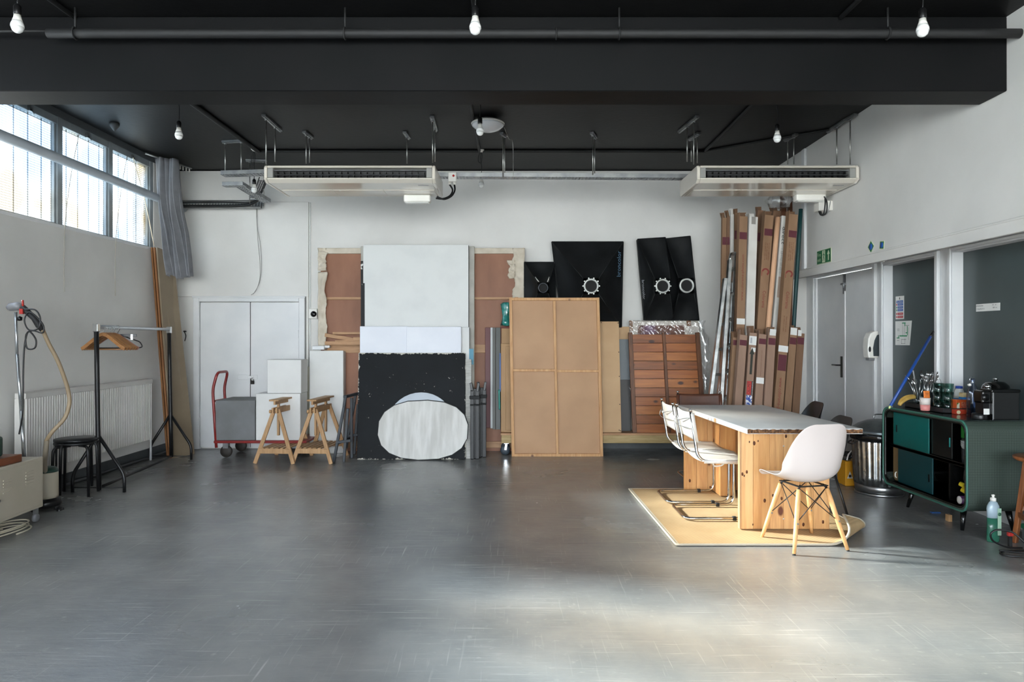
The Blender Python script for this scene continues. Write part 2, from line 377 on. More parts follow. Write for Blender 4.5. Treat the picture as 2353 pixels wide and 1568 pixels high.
def pane_mat():   # wired obscure glass, panes lie in a YZ plane
    m = bpy.data.materials.new('wired_obscure_glass'); m.use_nodes = True; N = m.node_tree.nodes; L = m.node_tree.links
    out = N['Material Output']; N.remove(N['Principled BSDF'])
    tcn = N.new('ShaderNodeTexCoord'); sp = nd(m, 'ShaderNodeSeparateXYZ'); L.new(tcn.outputs['Object'], sp.inputs[0])
    def lines(sock, step, w):
        a = nd(m, 'ShaderNodeMath', operation='MODULO'); a.inputs[1].default_value = step
        ad = nd(m, 'ShaderNodeMath', operation='ADD'); ad.inputs[1].default_value = 100*step; L.new(sock, ad.inputs[0]); L.new(ad.outputs[0], a.inputs[0])
        c = nd(m, 'ShaderNodeMath', operation='LESS_THAN'); c.inputs[1].default_value = w; L.new(a.outputs[0], c.inputs[0]); return c.outputs[0]
    h = lines(sp.outputs['Z'], .0215, .0055); v = lines(sp.outputs['Y'], .043, .004); v2 = lines(sp.outputs['Y'], .172, .009)
    a1 = nd(m, 'ShaderNodeMath', operation='MAXIMUM'); L.new(h, a1.inputs[0]); L.new(v, a1.inputs[1])
    h2 = nd(m, 'ShaderNodeMath', operation='MULTIPLY'); h2.inputs[1].default_value = .62; L.new(a1.outputs[0], h2.inputs[0])
    v3 = nd(m, 'ShaderNodeMath', operation='MULTIPLY'); v3.inputs[1].default_value = .9; L.new(v2, v3.inputs[0])
    a2 = nd(m, 'ShaderNodeMath', operation='MAXIMUM'); L.new(h2.outputs[0], a2.inputs[0]); L.new(v3.outputs[0], a2.inputs[1])
    no = nd(m, 'ShaderNodeTexNoise'); no.inputs['Scale'].default_value = 1.7; no.inputs['Detail'].default_value = 2; L.new(tcn.outputs['Object'], no.inputs[0])
    rp = nd(m, 'ShaderNodeValToRGB'); L.new(no.outputs['Fac'], rp.inputs[0])
    rp.color_ramp.elements[0].position = .36; rp.color_ramp.elements[0].color = lin('98a4ae'); rp.color_ramp.elements[1].position = .54; rp.color_ramp.elements[1].color = lin('bcc2c6')
    e = rp.color_ramp.elements.new(.63); e.color = lin('b0a99a')
    mxc = nd(m, 'ShaderNodeMix', data_type='RGBA'); L.new(a2.outputs[0], mxc.inputs[0]); L.new(rp.outputs[0], mxc.inputs[6]); mxc.inputs[7].default_value = lin('20262c')
    t = nd(m, 'ShaderNodeBsdfTransparent'); L.new(mxc.outputs[2], t.inputs[0])
    d = nd(m, 'ShaderNodeBsdfTranslucent'); L.new(mxc.outputs[2], d.inputs[0])
    g = nd(m, 'ShaderNodeBsdfGlossy'); g.inputs['Roughness'].default_value = .15
    m1 = nd(m, 'ShaderNodeMixShader'); m1.inputs[0].default_value = .03; L.new(t.outputs[0], m1.inputs[1]); L.new(d.outputs[0], m1.inputs[2])
    m2 = nd(m, 'ShaderNodeMixShader'); m2.inputs[0].default_value = .05; L.new(m1.outputs[0], m2.inputs[1]); L.new(g.outputs[0], m2.inputs[2]); L.new(m2.outputs[0], out.inputs[0])
    return m
pane_m = pane_mat()
frosted = mat('frosted_glass_dark_room', '3b4546', .32, spec=.6, c2='465152', scale=1.2)  # opaque; the darkness of the room behind is put into the pane colour
# ------------------------------------------------------------------ the room
LX, RX, RL, YB, YF, ZC = -4.25, 3.26, 3.70, 8.66, -5.0, 3.53
SILL, HEAD, SOF = 2.46, 3.395, 2.17
struct('floor', MB().bx(LX-.3, RL+.3, YF-.2, YB+.2, -.1, 0), floor_m)
struct('ceiling', MB().bx(LX-.3, RL+.3, YF-.2, YB+.2, ZC, ZC+.2), black_ceiling)
m = MB(); m.bx(LX-.25, LX, 5.55, YB, 0, SILL); m.bx(LX-.25, LX, YF, 5.55, 0, 1.86); m.bx(LX-.25, LX, 8.04, YB, SILL, HEAD+.07); m.bx(LX-.25, LX, YF, -4.85, SILL, HEAD+.07)
wl_ = struct('wall_left', m, white_wall)
struct('trim_7', MB().bx(LX-.25, LX, YF, YB, HEAD+.07, ZC), mat('dark_grey_head_paint', '4b4f52', .5))
struct('wall_back', MB().bx(LX-.25, RL+.25, YB, YB+.15, 0, ZC), white_wall)
# black band where the ceiling paint returns down the back wall
struct('trim_1', MB().bx(LX, RX, YB-.012, YB-.001, ZC-.012, ZC), black_ceiling)
m = MB(); m.bx(RX, RL+.25, YF, YB, SOF, ZC)
struct('wall_right', m, white_wall)
# lower right wall with two door openings and glazed openings: piers and head
GL = [(6.83, 5.98), (5.76, 4.05), (3.86, 2.1)]
m = MB(); m.bx(RL, RL+.2, 8.42, YB, 0, SOF); m.bx(RL, RL+.2, 6.86, 7.03, 0, SOF)
m.bx(RL, RL+.2, GL[1][0], GL[0][1], 0, SOF); m.bx(RL, RL+.2, GL[2][0], GL[1][1], 0, SOF); m.bx(RL, RL+.2, YF, GL[2][1], 0, SOF)
for a, b in GL: m.bx(RL, RL+.2, b, a, 0, .12); m.bx(RL, RL+.2, b, a, 2.135, SOF)
m.bx(RL, RL+.2, 7.03, 8.42, 2.135, SOF)
struct('wall_lower_right', m, white_gloss)
m = MB(); m.bx(LX-.25, LX+.5, YF-.15, YF, 0, ZC); m.bx(2.9, RL+.25, YF-.15, YF, 0, ZC); m.bx(LX+.5, 2.9, YF-.15, YF, 0, .7); m.bx(LX+.5, 2.9, YF-.15, YF, 3.2, ZC)
struct('wall_front', m, white_wall)
struct('trim_2', MB().bx(LX, RX, 4.52, 4.79, 3.035, ZC), black_beam, bev=.006)   # ceiling beam
struct('baseboard_left', MB().bx(LX, LX+.018, YF, YB, 0, .12), skirt_grey)
struct('trim_3', MB().bx(RX-.03, RX, 7.62, 7.70, SOF, ZC-.01), white_gloss, bev=.006)
struct('trim_4', MB().bx(RX-.004, RX+.03, YF, YB, 2.085, SOF+.004), white_wall, bev=.002)
struct('trim_6', MB().bx(RX-.012, RX+.002, YF, YB, SOF-.004, SOF+.012), white_wall, bev=.003)
struct('shade_band_back', MB().bx(X_(712, YB), RL, YB-.015, YB, 0, .15), skirt_grey)  # dark band added for the shade at the foot of the back wall
# door surround and glazing frames on the lower right wall
def rframe(name, y1, y0, zt, zb=0, w=.05, head=True):
    f = MB(); f.bx(RL-.025, RL+.01, y1, y1+w, zb, zt+.03); f.bx(RL-.025, RL+.01, y0-w, y0, zb, zt+.03)
    f.bx(RL-.025, RL+.01, y0, y1, zt, zt+.03)
    return f
d = struct('door_1', rframe('f', 8.42, 7.03, 2.135), white_gloss, bev=.004)
for a, b in ((7.725, 8.415), (7.035, 7.715)):
    l = MB().bx(RL+.03, RL+.07, a, b, .01, 2.13).build('door_leaf', white_gloss, d, bev=.003)
hp = MB().bx(RL+.018, RL+.03, 7.77, 7.80, .95, 1.19).build('handle_plate', mat('brass_dark', '4a4742', .35, .9), d)
MB().tube(fillet([(RL+.02, 7.785, 1.09), (RL-.03, 7.785, 1.09), (RL-.03, 7.90, 1.09)], .02), .009).build('lever_handle', black_metal, d)
b_ = MB(); b_.bx(RL+.015, RL+.03, 7.70, 7.73, 1.93, 2.12); b_.tube([(RL+.012, 7.715, 1.9), (RL+.012, 7.715, 2.12)], .006); b_.bx(RL-.005, RL+.03, 7.69, 7.75, 2.0, 2.02)
b_.build('top_bolt', galv, d)
struct('door_stop', MB().bx(RL+.02, RL+.032, 7.70, 7.74, .01, 2.12), white_gloss)['kind'] = 'structure'
for i, (a, b) in enumerate(GL):
    o = struct('window_%d' % (20+i), MB().bx(RL-.02, RL+.075, a-.014, a, .12, 2.13).bx(RL-.02, RL+.075, b, b+.014, .12, 2.13).bx(RL-.02, RL+.075, b, a, 2.12, 2.134), white_gloss, bev=.002)
    f = MB(); w = .045
    f.bx(RL-.03, RL-.0, a, a+w, .1, 2.16); f.bx(RL-.03, RL, b-w, b, .1, 2.16); f.bx(RL-.03, RL, b, a, 2.135, 2.16)
    f.build('architrave', white_gloss, o, bev=.006)
    MB().bx(RL+.075, RL+.085, b, a, .12, 2.135).build('pane', frosted, o)
# back wall cupboard doors
DYY = YB-.05
m = MB(); xa, xb = X_(470, DYY)-.19, X_(709, DYY)
m.bx(LX, xb, DYY, YB, Z_(682, DYY), Z_(464, DYY)-.0)      # flat boxing above the doors
m.bx(xb-.03, xb, DYY, YB, 0, Z_(682, DYY))
struct('trim_5', m, white_wall, bev=.003)
x0, x1 = X_(446, DYY), X_(708, DYY)-.035; zt = Z_(682, DYY)
f = MB(); f.bx(x0, x0+.075, DYY-.03, YB, 0, zt); f.bx(x1-.075, x1, DYY-.03, YB, 0, zt); f.bx(x0+.075, x1-.075, DYY-.03, YB, zt-.065, zt)
f.bx(x0-.01, x1+.01, DYY-.042, DYY-.03, zt-.02, zt+.005)
d2 = struct('door_2', f, white_gloss, bev=.005)
xm = X_(575.5, DYY)
for a, b in ((x0+.08, xm-.004), (xm+.004, x1-.08)):
    MB().bx(a, b, DYY-.005, DYY+.03, .02, zt-.073).build('door_leaf', white_gloss, d2, bev=.003)
for xx in (x0+.078, x1-.078):
    for zz in (.35, 1.45): MB().tube([(xx, DYY-.01, zz-.05), (xx, DYY-.01, zz+.05)], .008).build('hinge', white_gloss, d2)
hz = Z_(867, DYY)
MB().bx(X_(547, DYY), X_(574, DYY), DYY-.012, DYY-.004, hz-.03, hz+.03).bx(X_(577, DYY), X_(592, DYY), DYY-.012, DYY-.004, hz-.028, hz+.028).bx(X_(570, DYY), X_(584, DYY), DYY-.02, DYY-.012, hz-.016, hz+.016).build('hasp_plate', white_gloss, d2, bev=.003)
dark_l = MB().bx(xm-.002, xm+.002, DYY+.0, DYY+.02, .02, zt-.07).build('leaf_gap', dark_void, d2)
t = thing('padlock', 'small dark padlock hanging from the hasp of the white cupboard doors', 'padlock', (X_(582, DYY), DYY-.03, Z_(883, DYY)))
MB().bx(-.022, .022, -.012, .012, 0, .045).build('body', mat('dark_padlock', '2c2b2a', .4, .6), t, bev=.004)
MB().tube(fillet([(-.013, 0, .045), (-.013, 0, .08), (.013, 0, .08), (.013, 0, .045)], .012), .0045, 6).build('shackle', chrome, t)
# conduit running down beside the boxing
c = MB(); c.bx(X_(711, YB-.02)-.012, X_(711, YB-.02)+.012, YB-.02, YB, Z_(845, YB), Z_(466, YB))
single('white_conduit', c, white_gloss, 'thin white vertical conduit beside the boxed-in cupboard front', 'conduit')
m = MB().bx(X_(706, 8.55), X_(714, 8.55), 8.52, 8.6, .03, Z_(843, 8.55))
single('cream_trunking', m, mat('cream_trunking', 'c9c3ae', .5), 'cream floor-standing strip of trunking between white block and tall white panel', 'trunking', bev=.003)
# ------------------------------------------------------------------ windows left (16 bays)
PIT = .805; k = 0; yp = 8.0
while yp > -4.7:
    y1, y0 = yp, yp-PIT; S_ = SILL if k < 3 else 1.86
    f = MB(); xw0, xw1 = LX-.07, LX-.01
    f.bx(xw0, xw1+.005, y1-.035, y1+.035, S_, HEAD+.07); f.bx(xw0, xw1, y0+.035, y1-.035, HEAD, HEAD+.07); f.bx(xw0, xw1, y0+.035, y1-.035, S_, S_+.010)
    f.bx(xw0+.01, xw1-.01, y0+.035, y0+.06, S_+.010, HEAD); f.bx(xw0+.01, xw1-.01, y1-.06, y1-.035, S_+.010, HEAD)
    o = struct('window_%d' % (k+1), f, steel_paint, bev=.003)
    MB().bx(LX-.052, LX-.046, y0+.06, y1-.06, S_+.010, HEAD).build('pane', pane_m, o)
    MB().bx(LX-.012, LX+.012, (y0+y1)/2-.02, (y0+y1)/2+.02, HEAD-.005, HEAD+.04).tube([(LX+.01, (y0+y1)/2, HEAD+.01), (LX+.035, (y0+y1)/2, HEAD-.03)], .006, 6).build('catch', galv, o)
    k += 1; yp -= PIT
struct('window_board', MB().bx(LX-.25, LX+.004, 5.55, 8.04, SILL-.03, SILL).bx(LX-.25, LX+.004, -4.85, 5.55, 1.83, 1.86), white_gloss, bev=.003)
# blind cords hanging from the catches over the sill
cordm = mat('grubby_cord', 'a9a398', .8)
for i, (px, pb, lab) in enumerate(((152, 672, 'thin pull cord hanging below the mullion nearest the camera'), (269, 680, 'thin pull cord hanging below the second window mullion'))):
    Yc = 4.2*FPX/(CX-px)
    pts = smooth_path([(LX+.03, Yc+.22, HEAD-.02), (LX+.03, Yc+.1, 2.95), (LX+.035, Yc+.01, SILL+.03), (LX+.03, Yc, 2.1), (LX+.03, Yc+.005, Z_(pb, Yc))], 5)
    single('pull_cord', MB().tube(pts, .0035, 5), cordm, lab, 'cord')
single('pull_cord', MB().tube(smooth_path([(LX+.03, 7.55, HEAD), (LX+.04, 7.8, 2.9), (LX+.06, 7.93, 2.47)], 5), .005, 5), mat('pale_cord', 'd8c8ae', .8), 'pale cord from the last window down to the leaning boards', 'cord')
# painted pipe along the windows
single('wall_pipe', MB().tube([(-4.165, -4.9, 3.09), (-4.165, 8.6, 3.03)], .045, 16), mat('pale_blue_grey_pipe', 'b4bcc4', .45), 'long pale blue-grey pipe running across the high windows', 'pipe')
# ------------------------------------------------------------------ curtain
cur_m = mat('grey_curtain_cloth', '85868b', .85, c2='7c7d82', scale=12, bump=.1, bscale=300)
t = thing('curtain', 'grey curtain bunched at the corner beside the windows', 'curtain', (-4.1, 8.1, 3.5))
def cf(u, v):
    y = v; z = 3.50-1.39*y
    top = V((X_(361+46*u, 8.0), 8.0)); bot = V((X_(393+47*u, 8.0), 8.0))
    mid = V((X_(368+36*u, 8.0), 8.0))
    w = 4*y*(1-y); x = top.x*(1-y)+bot.x*y-.025*math.sin(math.pi*min(1, y*1.6))+.03*math.sin(5*y+3*u)*w*.3
    d = .045*math.sin(u*34+2.2*math.sin(2.5*y))*(.6+.4*y)+.03*math.sin(u*13+4*y)
    return (x+.012*math.cos(u*34), 7.93+.10*u+d, z+.02*math.sin(u*9)*y)
MB().grid(90, 30, cf).build('cloth', cur_m, t, world=True, solid=.004)
MB().tube([(-4.2, 7.75, 3.50), (-4.0, 8.45, 3.50)], .012).build('curtain_rail', galv, t, world=True)
for q in range(5):
    MB().tube([(-4.06+.014*q, 8.2+.05*q, 3.485), (-4.06+.014*q, 8.2+.05*q, 3.44)], .009, 6).build('glider', white_plastic, t, world=True)
# ------------------------------------------------------------------ radiator
t = thing('radiator', 'long white ribbed radiator on the left wall', 'radiator', (-4.17, 6.75, .0))
ry0, ry1, rz0, rz1, rx = 5.75, 7.76, .25, .935, -4.135
n = 62; vs = MB(); prof = []
step = (ry1-ry0)/n
for i in range(n):
    a = ry0+i*step
    prof += [(a, 0), (a+step*.32, 0), (a+step*.45, .014), (a+step*.87, .014)]
prof.append((ry1, 0))
vs.add([(rx+d, y, z) for z in (rz0, rz1-.05) for y, d in prof], [(i, i+1, len(prof)+i+1, len(prof)+i) for i in range(len(prof)-1)])
vs.build('ribbed_panel', rad_white, t, world=True)
MB().bx(rx-.06, rx-.001, ry0, ry1, rz0, rz1-.05).build('core', rad_white, t, world=True)
MB().bx(rx-.075, rx+.02, ry0-.01, ry1+.01, rz1-.05, rz1).build('top_grille', rad_white, t, world=True, bev=.006)
MB().bx(rx-.07, rx+.006, ry1, ry1+.012, rz0, rz1-.05).build('side_cover', rad_white, t, world=True)
MB().bx(rx-.07, rx+.006, ry0-.012, ry0, rz0, rz1-.05).build('side_cover', rad_white, t, world=True)
MB().tube(fillet([(rx-.03, ry1-.03, rz0+.03), (rx-.03, ry1+.05, rz0+.03), (rx-.03, ry1+.05, .0)], .03), .012).build('valve_pipe', white_gloss, t, world=True)
MB().lathe([(.02, 0), (.022, .03), (.02, .07), (.0, .075)], (rx-.03, ry1+.05, rz0+.03), 12).build('valve', white_plastic, t, world=True)
for yy in (6.1, 7.4): MB().bx(LX+.003, rx-.055, yy, yy+.04, rz0+.02, rz1-.08).build('bracket', rad_white, t, world=True)
# floor pipe beside the skirting
single('floor_pipe', MB().tube([(LX+.06, YF+.5, .03), (LX+.06, 8.6, .03)], .016, 8), mat('dark_grey_pipe', '3a3c3e', .5), 'dark grey heating pipe along the foot of the left wall', 'pipe')
# small hook / clip on back wall above boards
single('wall_hook', MB().tube([(X_(427, YB), YB, Z_(762, YB)), (X_(427, YB), YB-.05, Z_(762, YB))], .01, 6).tube(smooth_path([(X_(427, YB), YB-.04, Z_(763, YB)), (X_(431, YB), YB-.045, Z_(772, YB)), (X_(428, YB), YB-.04, Z_(784, YB))], 4), .006, 6), black_metal, 'small black hook on the back wall left of the cupboard doors', 'hook')
# ------------------------------------------------------------------ tall boards leaning at the left
for i, lab in enumerate(('foremost tall brown fibreboard sheet leaning under the curtain', 'middle tall fibreboard sheet leaning under the curtain, only its edge seen', 'rearmost tall fibreboard sheet leaning against the window wall')):
    dx = -.03*i
    q = [(-3.97+dx, 7.93, 0), (-3.86+dx, 8.24, 0), (-4.12+dx, 8.24, 2.42), (-4.155+dx, 7.93, 2.455)]
    single('tall_board', MB().slab(q, .022), mat('board_mat_%d' % i, ('8f7f69', '9c6c46', '84572f')[i], .6, c2=('857560', '8a5c38', '7a4f2a')[i], scale=3), lab, 'board', group=None, bev=.003)
# ------------------------------------------------------------------ clothes rack
def rack():
    t = thing('clothes_rack', 'black and silver clothes rack standing near the radiator', 'clothes rack', (-3.9, 7.0, 0))
    yn, yf = 6.2, 7.86; xn, xf = -3.80, -3.98; zt = 1.5
    MB().tube([(xn, yn, zt), (xf, yf, zt)], .018, 12).build('rail', mat('silver_tube', 'c4c8cc', .3, .7), t, world=True)
    for i, (x, y) in enumerate(((xn, yn), (xf, yf))):
        MB().bx(x-.024, x+.024, y-.024, y+.024, zt-.045, zt+.03).build('corner_cap', chrome, t, world=True, bev=.006)
        MB().tube([(x, y, zt-.03), (x+.03, y-.01, .03)], .021, 12).build('upright', black_metal, t, world=True)
        for s in (-1, 1):
            MB().tube(fillet([(x+.015, y, .52), (x+.02+s*.235, y, .16), (x+.02+s*.235, y, .0)], .06), .015, 10).build('leg', black_metal, t, world=True)
        MB().tube([(x+.02-.235, y, .04), (x+.02+.235, y, .04)], .005, 6).build('foot_rod', black_metal, t, world=True)
    MB().tube([(xn+.03, yn, .04), (xf+.03, yf, .04)], .014, 8).build('floor_tube', black_metal, t, world=True)
rack()
def hanger(name, label, m_, bar_m, xy, rz, tilt=0, kind=0):
    t = thing(name, label, 'hanger', (xy[0], xy[1], 1.5-.018), rz, 'hangers on the clothes rack')
    MB().tube([(.018*math.cos(a), 0, .018+.019*math.sin(a)) for a in [math.radians(200-18*k) for k in range(13)]]+[(.012, 0, -.01), (0, 0, -.03), (0, 0, -.05)], .0022, 5).build('hook', galv if kind != 2 else black_plastic, t)
    if kind == 0:
        pts = [(-.225, 0, -.185), (-.19, 0, -.165), (-.10, 0, -.10), (-.04, 0, -.058), (0, 0, -.045), (.04, 0, -.058), (.10, 0, -.10), (.19, 0, -.165), (.225, 0, -.185)]
        b = MB()
        for a, c in zip(pts[:-1], pts[1:]): b.bar(a, c, .012, .032)
        b.build('shoulders', m_, t, bev=.002)
        MB().tube([(-.2, 0, -.188), (.2, 0, -.188)], .006, 8).build('trouser_bar', bar_m, t)
    elif kind == 1:
        MB().bx(-.17, .17, -.006, .006, -.07, -.045).build('shoulders', m_, t, bev=.002)
        MB().bx(.12, .14, -.012, .012, -.10, -.045).bx(-.14, -.12, -.012, .012, -.10, -.045).build('clip', galv, t)
    else:
        MB().tube(fillet([(0, 0, -.045), (.2, 0, -.12), (.225, 0, -.17), (.18, 0, -.18), (-.18, 0, -.18), (-.225, 0, -.17), (-.2, 0, -.12), (0, 0, -.045)], .02, 4), .006, 6).build('shoulders', m_, t)
    return t
hw = wood('hanger_wood', 'a9794c', '8a5c34', 'x', knots=False, rough=.4)
nam = ['first', 'second', 'third', 'fourth', 'fifth', 'sixth', 'seventh', 'eighth']
for i in range(8):
    u = .075+.016*i
    hanger('clothes_hanger', '%s wooden hanger on the rail, counting from the near end of the rack' % nam[i], hw, hw, (-3.80-.18*u, 6.2+1.66*u), math.radians(-9+1.6*i+(0, 3, -2, 4, -1, 2, 5, 1)[i]))
hanger('clothes_hanger', 'pink hanger behind the wooden ones on the rack', mat('pink_plastic', 'b98078', .5), black_metal, (-3.85, 6.2+1.66*.215), math.radians(5))
hanger('clothes_hanger', 'dark clip hanger with a straight black bar', mat('dark_bar', '2b2b2d', .4), None, (-3.84, 6.2+1.66*.235), math.radians(16), kind=1)
hanger('clothes_hanger', 'black tubular plastic hanger, farthest along the rail', black_plastic, None, (-3.85, 6.2+1.66*.255), math.radians(9), kind=2)
# ------------------------------------------------------------------ stacked stools
def stool(z, rz, lab):
    t = thing('stacking_stool', lab, 'stool', (-3.93, 6.12, z), rz, 'black stacking stools')
    MB().lathe([(.0, .452), (.168, .452), (.176, .462), (.174, .474), (.0, .476)], seg=28).build('seat', mat('black_seat_vinyl', '17181a', .35), t)
    for k in range(4):
        a = math.pi/4+k*math.pi/2; c, s = math.cos(a), math.sin(a)
        MB().tube(fillet([(c*.05, s*.05, .44), (c*.19, s*.19, .44), (c*.205, s*.205, 0)], .05), .0125, 10).build('leg', black_metal, t)
stool(0, .25, 'black round stool at the bottom of the stacked pair by the radiator')
stool(.028, .72, 'black round stool stacked on top of the other by the radiator')
# ------------------------------------------------------------------ cream cabinet with castors
t = thing('steel_cabinet', 'low cream steel cabinet on castors at the left edge', 'cabinet', (-3.8, 4.65, 0))
A = V((-3.62, 5.24, 0)); B = V((-3.555, 4.05, 0)); dep = V((-.40, -.02, 0)); z0, z1 = .107, .49
def q4(a, b, c, d, za, zb): return [V((p.x, p.y, za)) for p in (a, b, c, d)]+[V((p.x, p.y, zb)) for p in (a, b, c, d)]
MB().hexa(q4(A, B, B+dep, A+dep, z0, z1)).build('carcass', cream_metal, t, world=True, bev=.004)
dr = (B-A).normalized(); nn = V((dr.y, -dr.x, 0)); nn = nn if nn.x > 0 else -nn
a, b = A+dr*.02, B-dr*.02
dm = MB().hexa([*(V((p.x, p.y, z0+.02)) for p in (a, b, b+nn*.004, a+nn*.004)), *(V((p.x, p.y, z1-.02)) for p in (a, b, b+nn*.004, a+nn*.004))]).build('door', cream_metal, t, world=True, bev=.002)
l = MB()
for s0, zc in ((.12, .37), (.36, .36)):
    for k in range(5):
        p = A+dr*s0+nn*.006; q = p+dr*.09
        z = zc-.022*k+.035
        l.bar((p.x, p.y, z), (q.x, q.y, z), .008, .006, up=tuple(nn))
l.build('louvre', cream_metal, dm, world=True)
p = A+dr*.52+nn*.012; MB().lathe([(.004, 0), (.012, .004), (.012, .016), (.0, .018)], p+V((0, 0, .27)), 12, Matrix.Rotation(math.pi/2, 3, 'Y')).build('knob', black_plastic, dm, world=True)
for p in (A+dr*.04-nn*.03, A+dr*.04-nn*.36, B-dr*.04-nn*.03, B-dr*.04-nn*.36):
    c = MB().bar((p.x, p.y, z0), (p.x, p.y, .06), .03, .02, up=tuple(dr)).build('castor_fork', galv, t, world=True)
    MB().lathe([(.012, -.012), (.03, -.012), (.03, .012), (.012, .012)], (p.x, p.y, .03), 16, Matrix.Rotation(math.pi/2, 3, 'Y')).build('castor_wheel', grey_plastic, t, world=True)
single('timber_board', MB().bx(-3.93, -3.63, 4.2, 5.03, .491, .545), wood('reddish_plank', '7a4325', '5c2f18', 'y', rough=.45), 'thick reddish-brown plank lying on the cream cabinet', 'plank', bev=.003)
t = thing('power_tool_case', 'dark green hard case with black catch on the reddish plank', 'case', (-3.8, 4.75, .546))
grn = mat('dark_green_plastic', '16362c', .4)
MB().bx(-.10, .12, -.5, .17, .0, .15).build('shell', grn, t, bev=.02, seg=2)
MB().bx(.115, .135, -.28, -.12, .02, .13).build('catch', black_plastic, t, bev=.01)
MB().bx(.118, .13, -.08, .02, .04, .11).build('catch', black_plastic, t, bev=.01)
MB().tube(fillet([(0, -.35, .14), (0, -.35, .2), (0, -.08, .2), (0, -.08, .14)], .03), .014).build('handle', black_plastic, t)
t = thing('black_torch', 'black rounded tool lying on the green case at the left edge', 'tool', (-3.78, 4.55, .76))
MB().lathe([(0, -.22), (.03, -.2), (.034, 0), (.03, .15), (.0, .17)], (0, 0, 0), 14, Matrix.Rotation(-math.pi/2, 3, 'X')).build('body', black_rubber, t)
# cable coils under the cabinet
def coil(c, rx_, ry_, n, r, m_, lab, cat='cable', jit=.02, name='cable_coil'):
    pts = []
    for k in range(n*14):
        a = 2*math.pi*k/14; f = 1+.12*math.sin(k*.37)
        pts.append((c[0]+rx_*f*math.cos(a)+jit*math.sin(k*.9), c[1]+ry_*f*math.sin(a)+jit*math.cos(k*.7), c[2]+r+.004*math.sin(k*.5)+.0012*k))
    single(name, MB().tube(smooth_path(pts, 2), r, 6), m_, lab, cat)
coil((-3.64, 4.83, 0), .10, .22, 4, .0055, mat('cream_cable', 'b5ad98', .5), 'coiled cream cable on the floor under the cream cabinet')
# ------------------------------------------------------------------ vacuum cleaner and wand
t = thing('vacuum_cleaner', 'cream canister vacuum cleaner with green lid and beige hose', 'vacuum cleaner', (-3.82, 5.56, 0))
vc = V((0, 0, 0))
MB().lathe([(.10, .03), (.115, .05), (.105, .10), (.0, .105)], vc, 20).lathe([(.0, .02), (.03, .02), (.03, .045), (0, .045)], (.1, -.02, 0), 12, Matrix.Rotation(math.pi/2, 3, 'Y')).build('wheel_base', black_plastic, t)
for a in (0, 2.1, 4.2):
    MB().lathe([(.012, -.012), (.022, -.01), (.022, .01), (.012, .012)], (.09*math.cos(a), .09*math.sin(a), .022), 12, Matrix.Rotation(math.pi/2, 3, 'Y')).build('castor', black_rubber, t)
MB().lathe([(.088, .10), (.09, .12), (.088, .30), (.085, .31)], vc, 24).build('canister', mat('cream_canister', 'b4ab98', .45), t)
MB().lathe([(.088, .31), (.09, .32), (.07, .345), (.03, .355), (.0, .355)], vc, 24).build('lid', grn, t)
hose_m = mat('beige_hose', '8d7a60', .5); 
rib = MB(); pts = smooth_path([P(104, 1088, 5.5), P(103, 1060, 5.48), P(106, 1030, 5.46), P(108, 1012, 5.45)], 22)
rib.tube(pts, [.016+.0035*(i % 2) for i in range(len(pts))], 10); rib.build('ribbed_hose_end', mat('ribbed_grey', '857a6a', .5), t, world=True)
pts = smooth_path([P(106, 1014, 5.45), P(120, 993, 5.45), P(148, 962, 5.5), P(159, 930, 5.52), P(158, 905, 5.52), P(150, 875, 5.5), P(133, 830, 5.45), P(112, 790, 5.4), P(98, 758, 5.36)], 6)
MB().tube(pts, .0155, 12).build('hose', hose_m, t, world=True)
t = thing('vacuum_wand', 'chrome vacuum wand with black grip leaning on left wall', 'vacuum wand', G(55, 1150)+V((0, 0, 0)))
wd = mat('pale_chrome_tube', 'b5b8ba', .25, .8)
MB().tube([P(56, 1060, 5.3), P(49, 945, 5.33)], .014, 10).build('tube', wd, t, world=True)
MB().tube([P(49, 945, 5.33), P(39, 815, 5.38)], .0125, 10).build('tube', wd, t, world=True)
MB().tube([P(39, 815, 5.38), P(36, 718, 5.42)], .011, 10).build('tube', wd, t, world=True)
MB().tube([P(19, 709, 5.42), P(24, 706, 5.42), P(40, 704, 5.42), P(50, 706, 5.42)], [.022, .032, .034, .026], 12).build('head', grey_plastic, t, world=True)
MB().tube([P(52, 706, 5.36), P(62, 716, 5.36), P(78, 732, 5.36), P(90, 748, 5.36), P(98, 760, 5.36)], [.022, .024, .02, .026, .018], 10).build('grip', black_rubber, t, world=True)
MB().bx(*(lambda a, b: (a.x, b.x, 5.33, 5.35, b.z, a.z))(P(46, 710, 5.34), P(54, 722, 5.34))).tube([P(52, 690, 5.35), P(53, 704, 5.35)], .008, 6).build('red_trigger', mat('red_plastic', 'a3281f', .4), t, world=True)
MB().lathe([(.0, 0), (.018, .005), (.02, .03), (0, .04)], P(45, 738, 5.36), 10).build('plug', black_plastic, t, world=True)
L_ = [P(55, 712, 5.3), P(80, 712, 5.3), P(92, 730, 5.3), P(88, 755, 5.3), P(66, 758, 5.3), P(56, 735, 5.3), P(70, 718, 5.3), P(98, 745, 5.3), P(98, 765, 5.3), P(74, 760, 5.3), P(60, 770, 5.3), P(62, 800, 5.3), P(80, 800, 5.3), P(82, 780, 5.3), P(66, 762, 5.3), P(58, 785, 5.3), P(54, 830, 5.3), P(53, 900, 5.3), P(52, 950, 5.3), P(44, 998, 5.2)]
MB().tube(smooth_path(L_, 6), .006, 6).build('flex', black_cable, t, world=True)
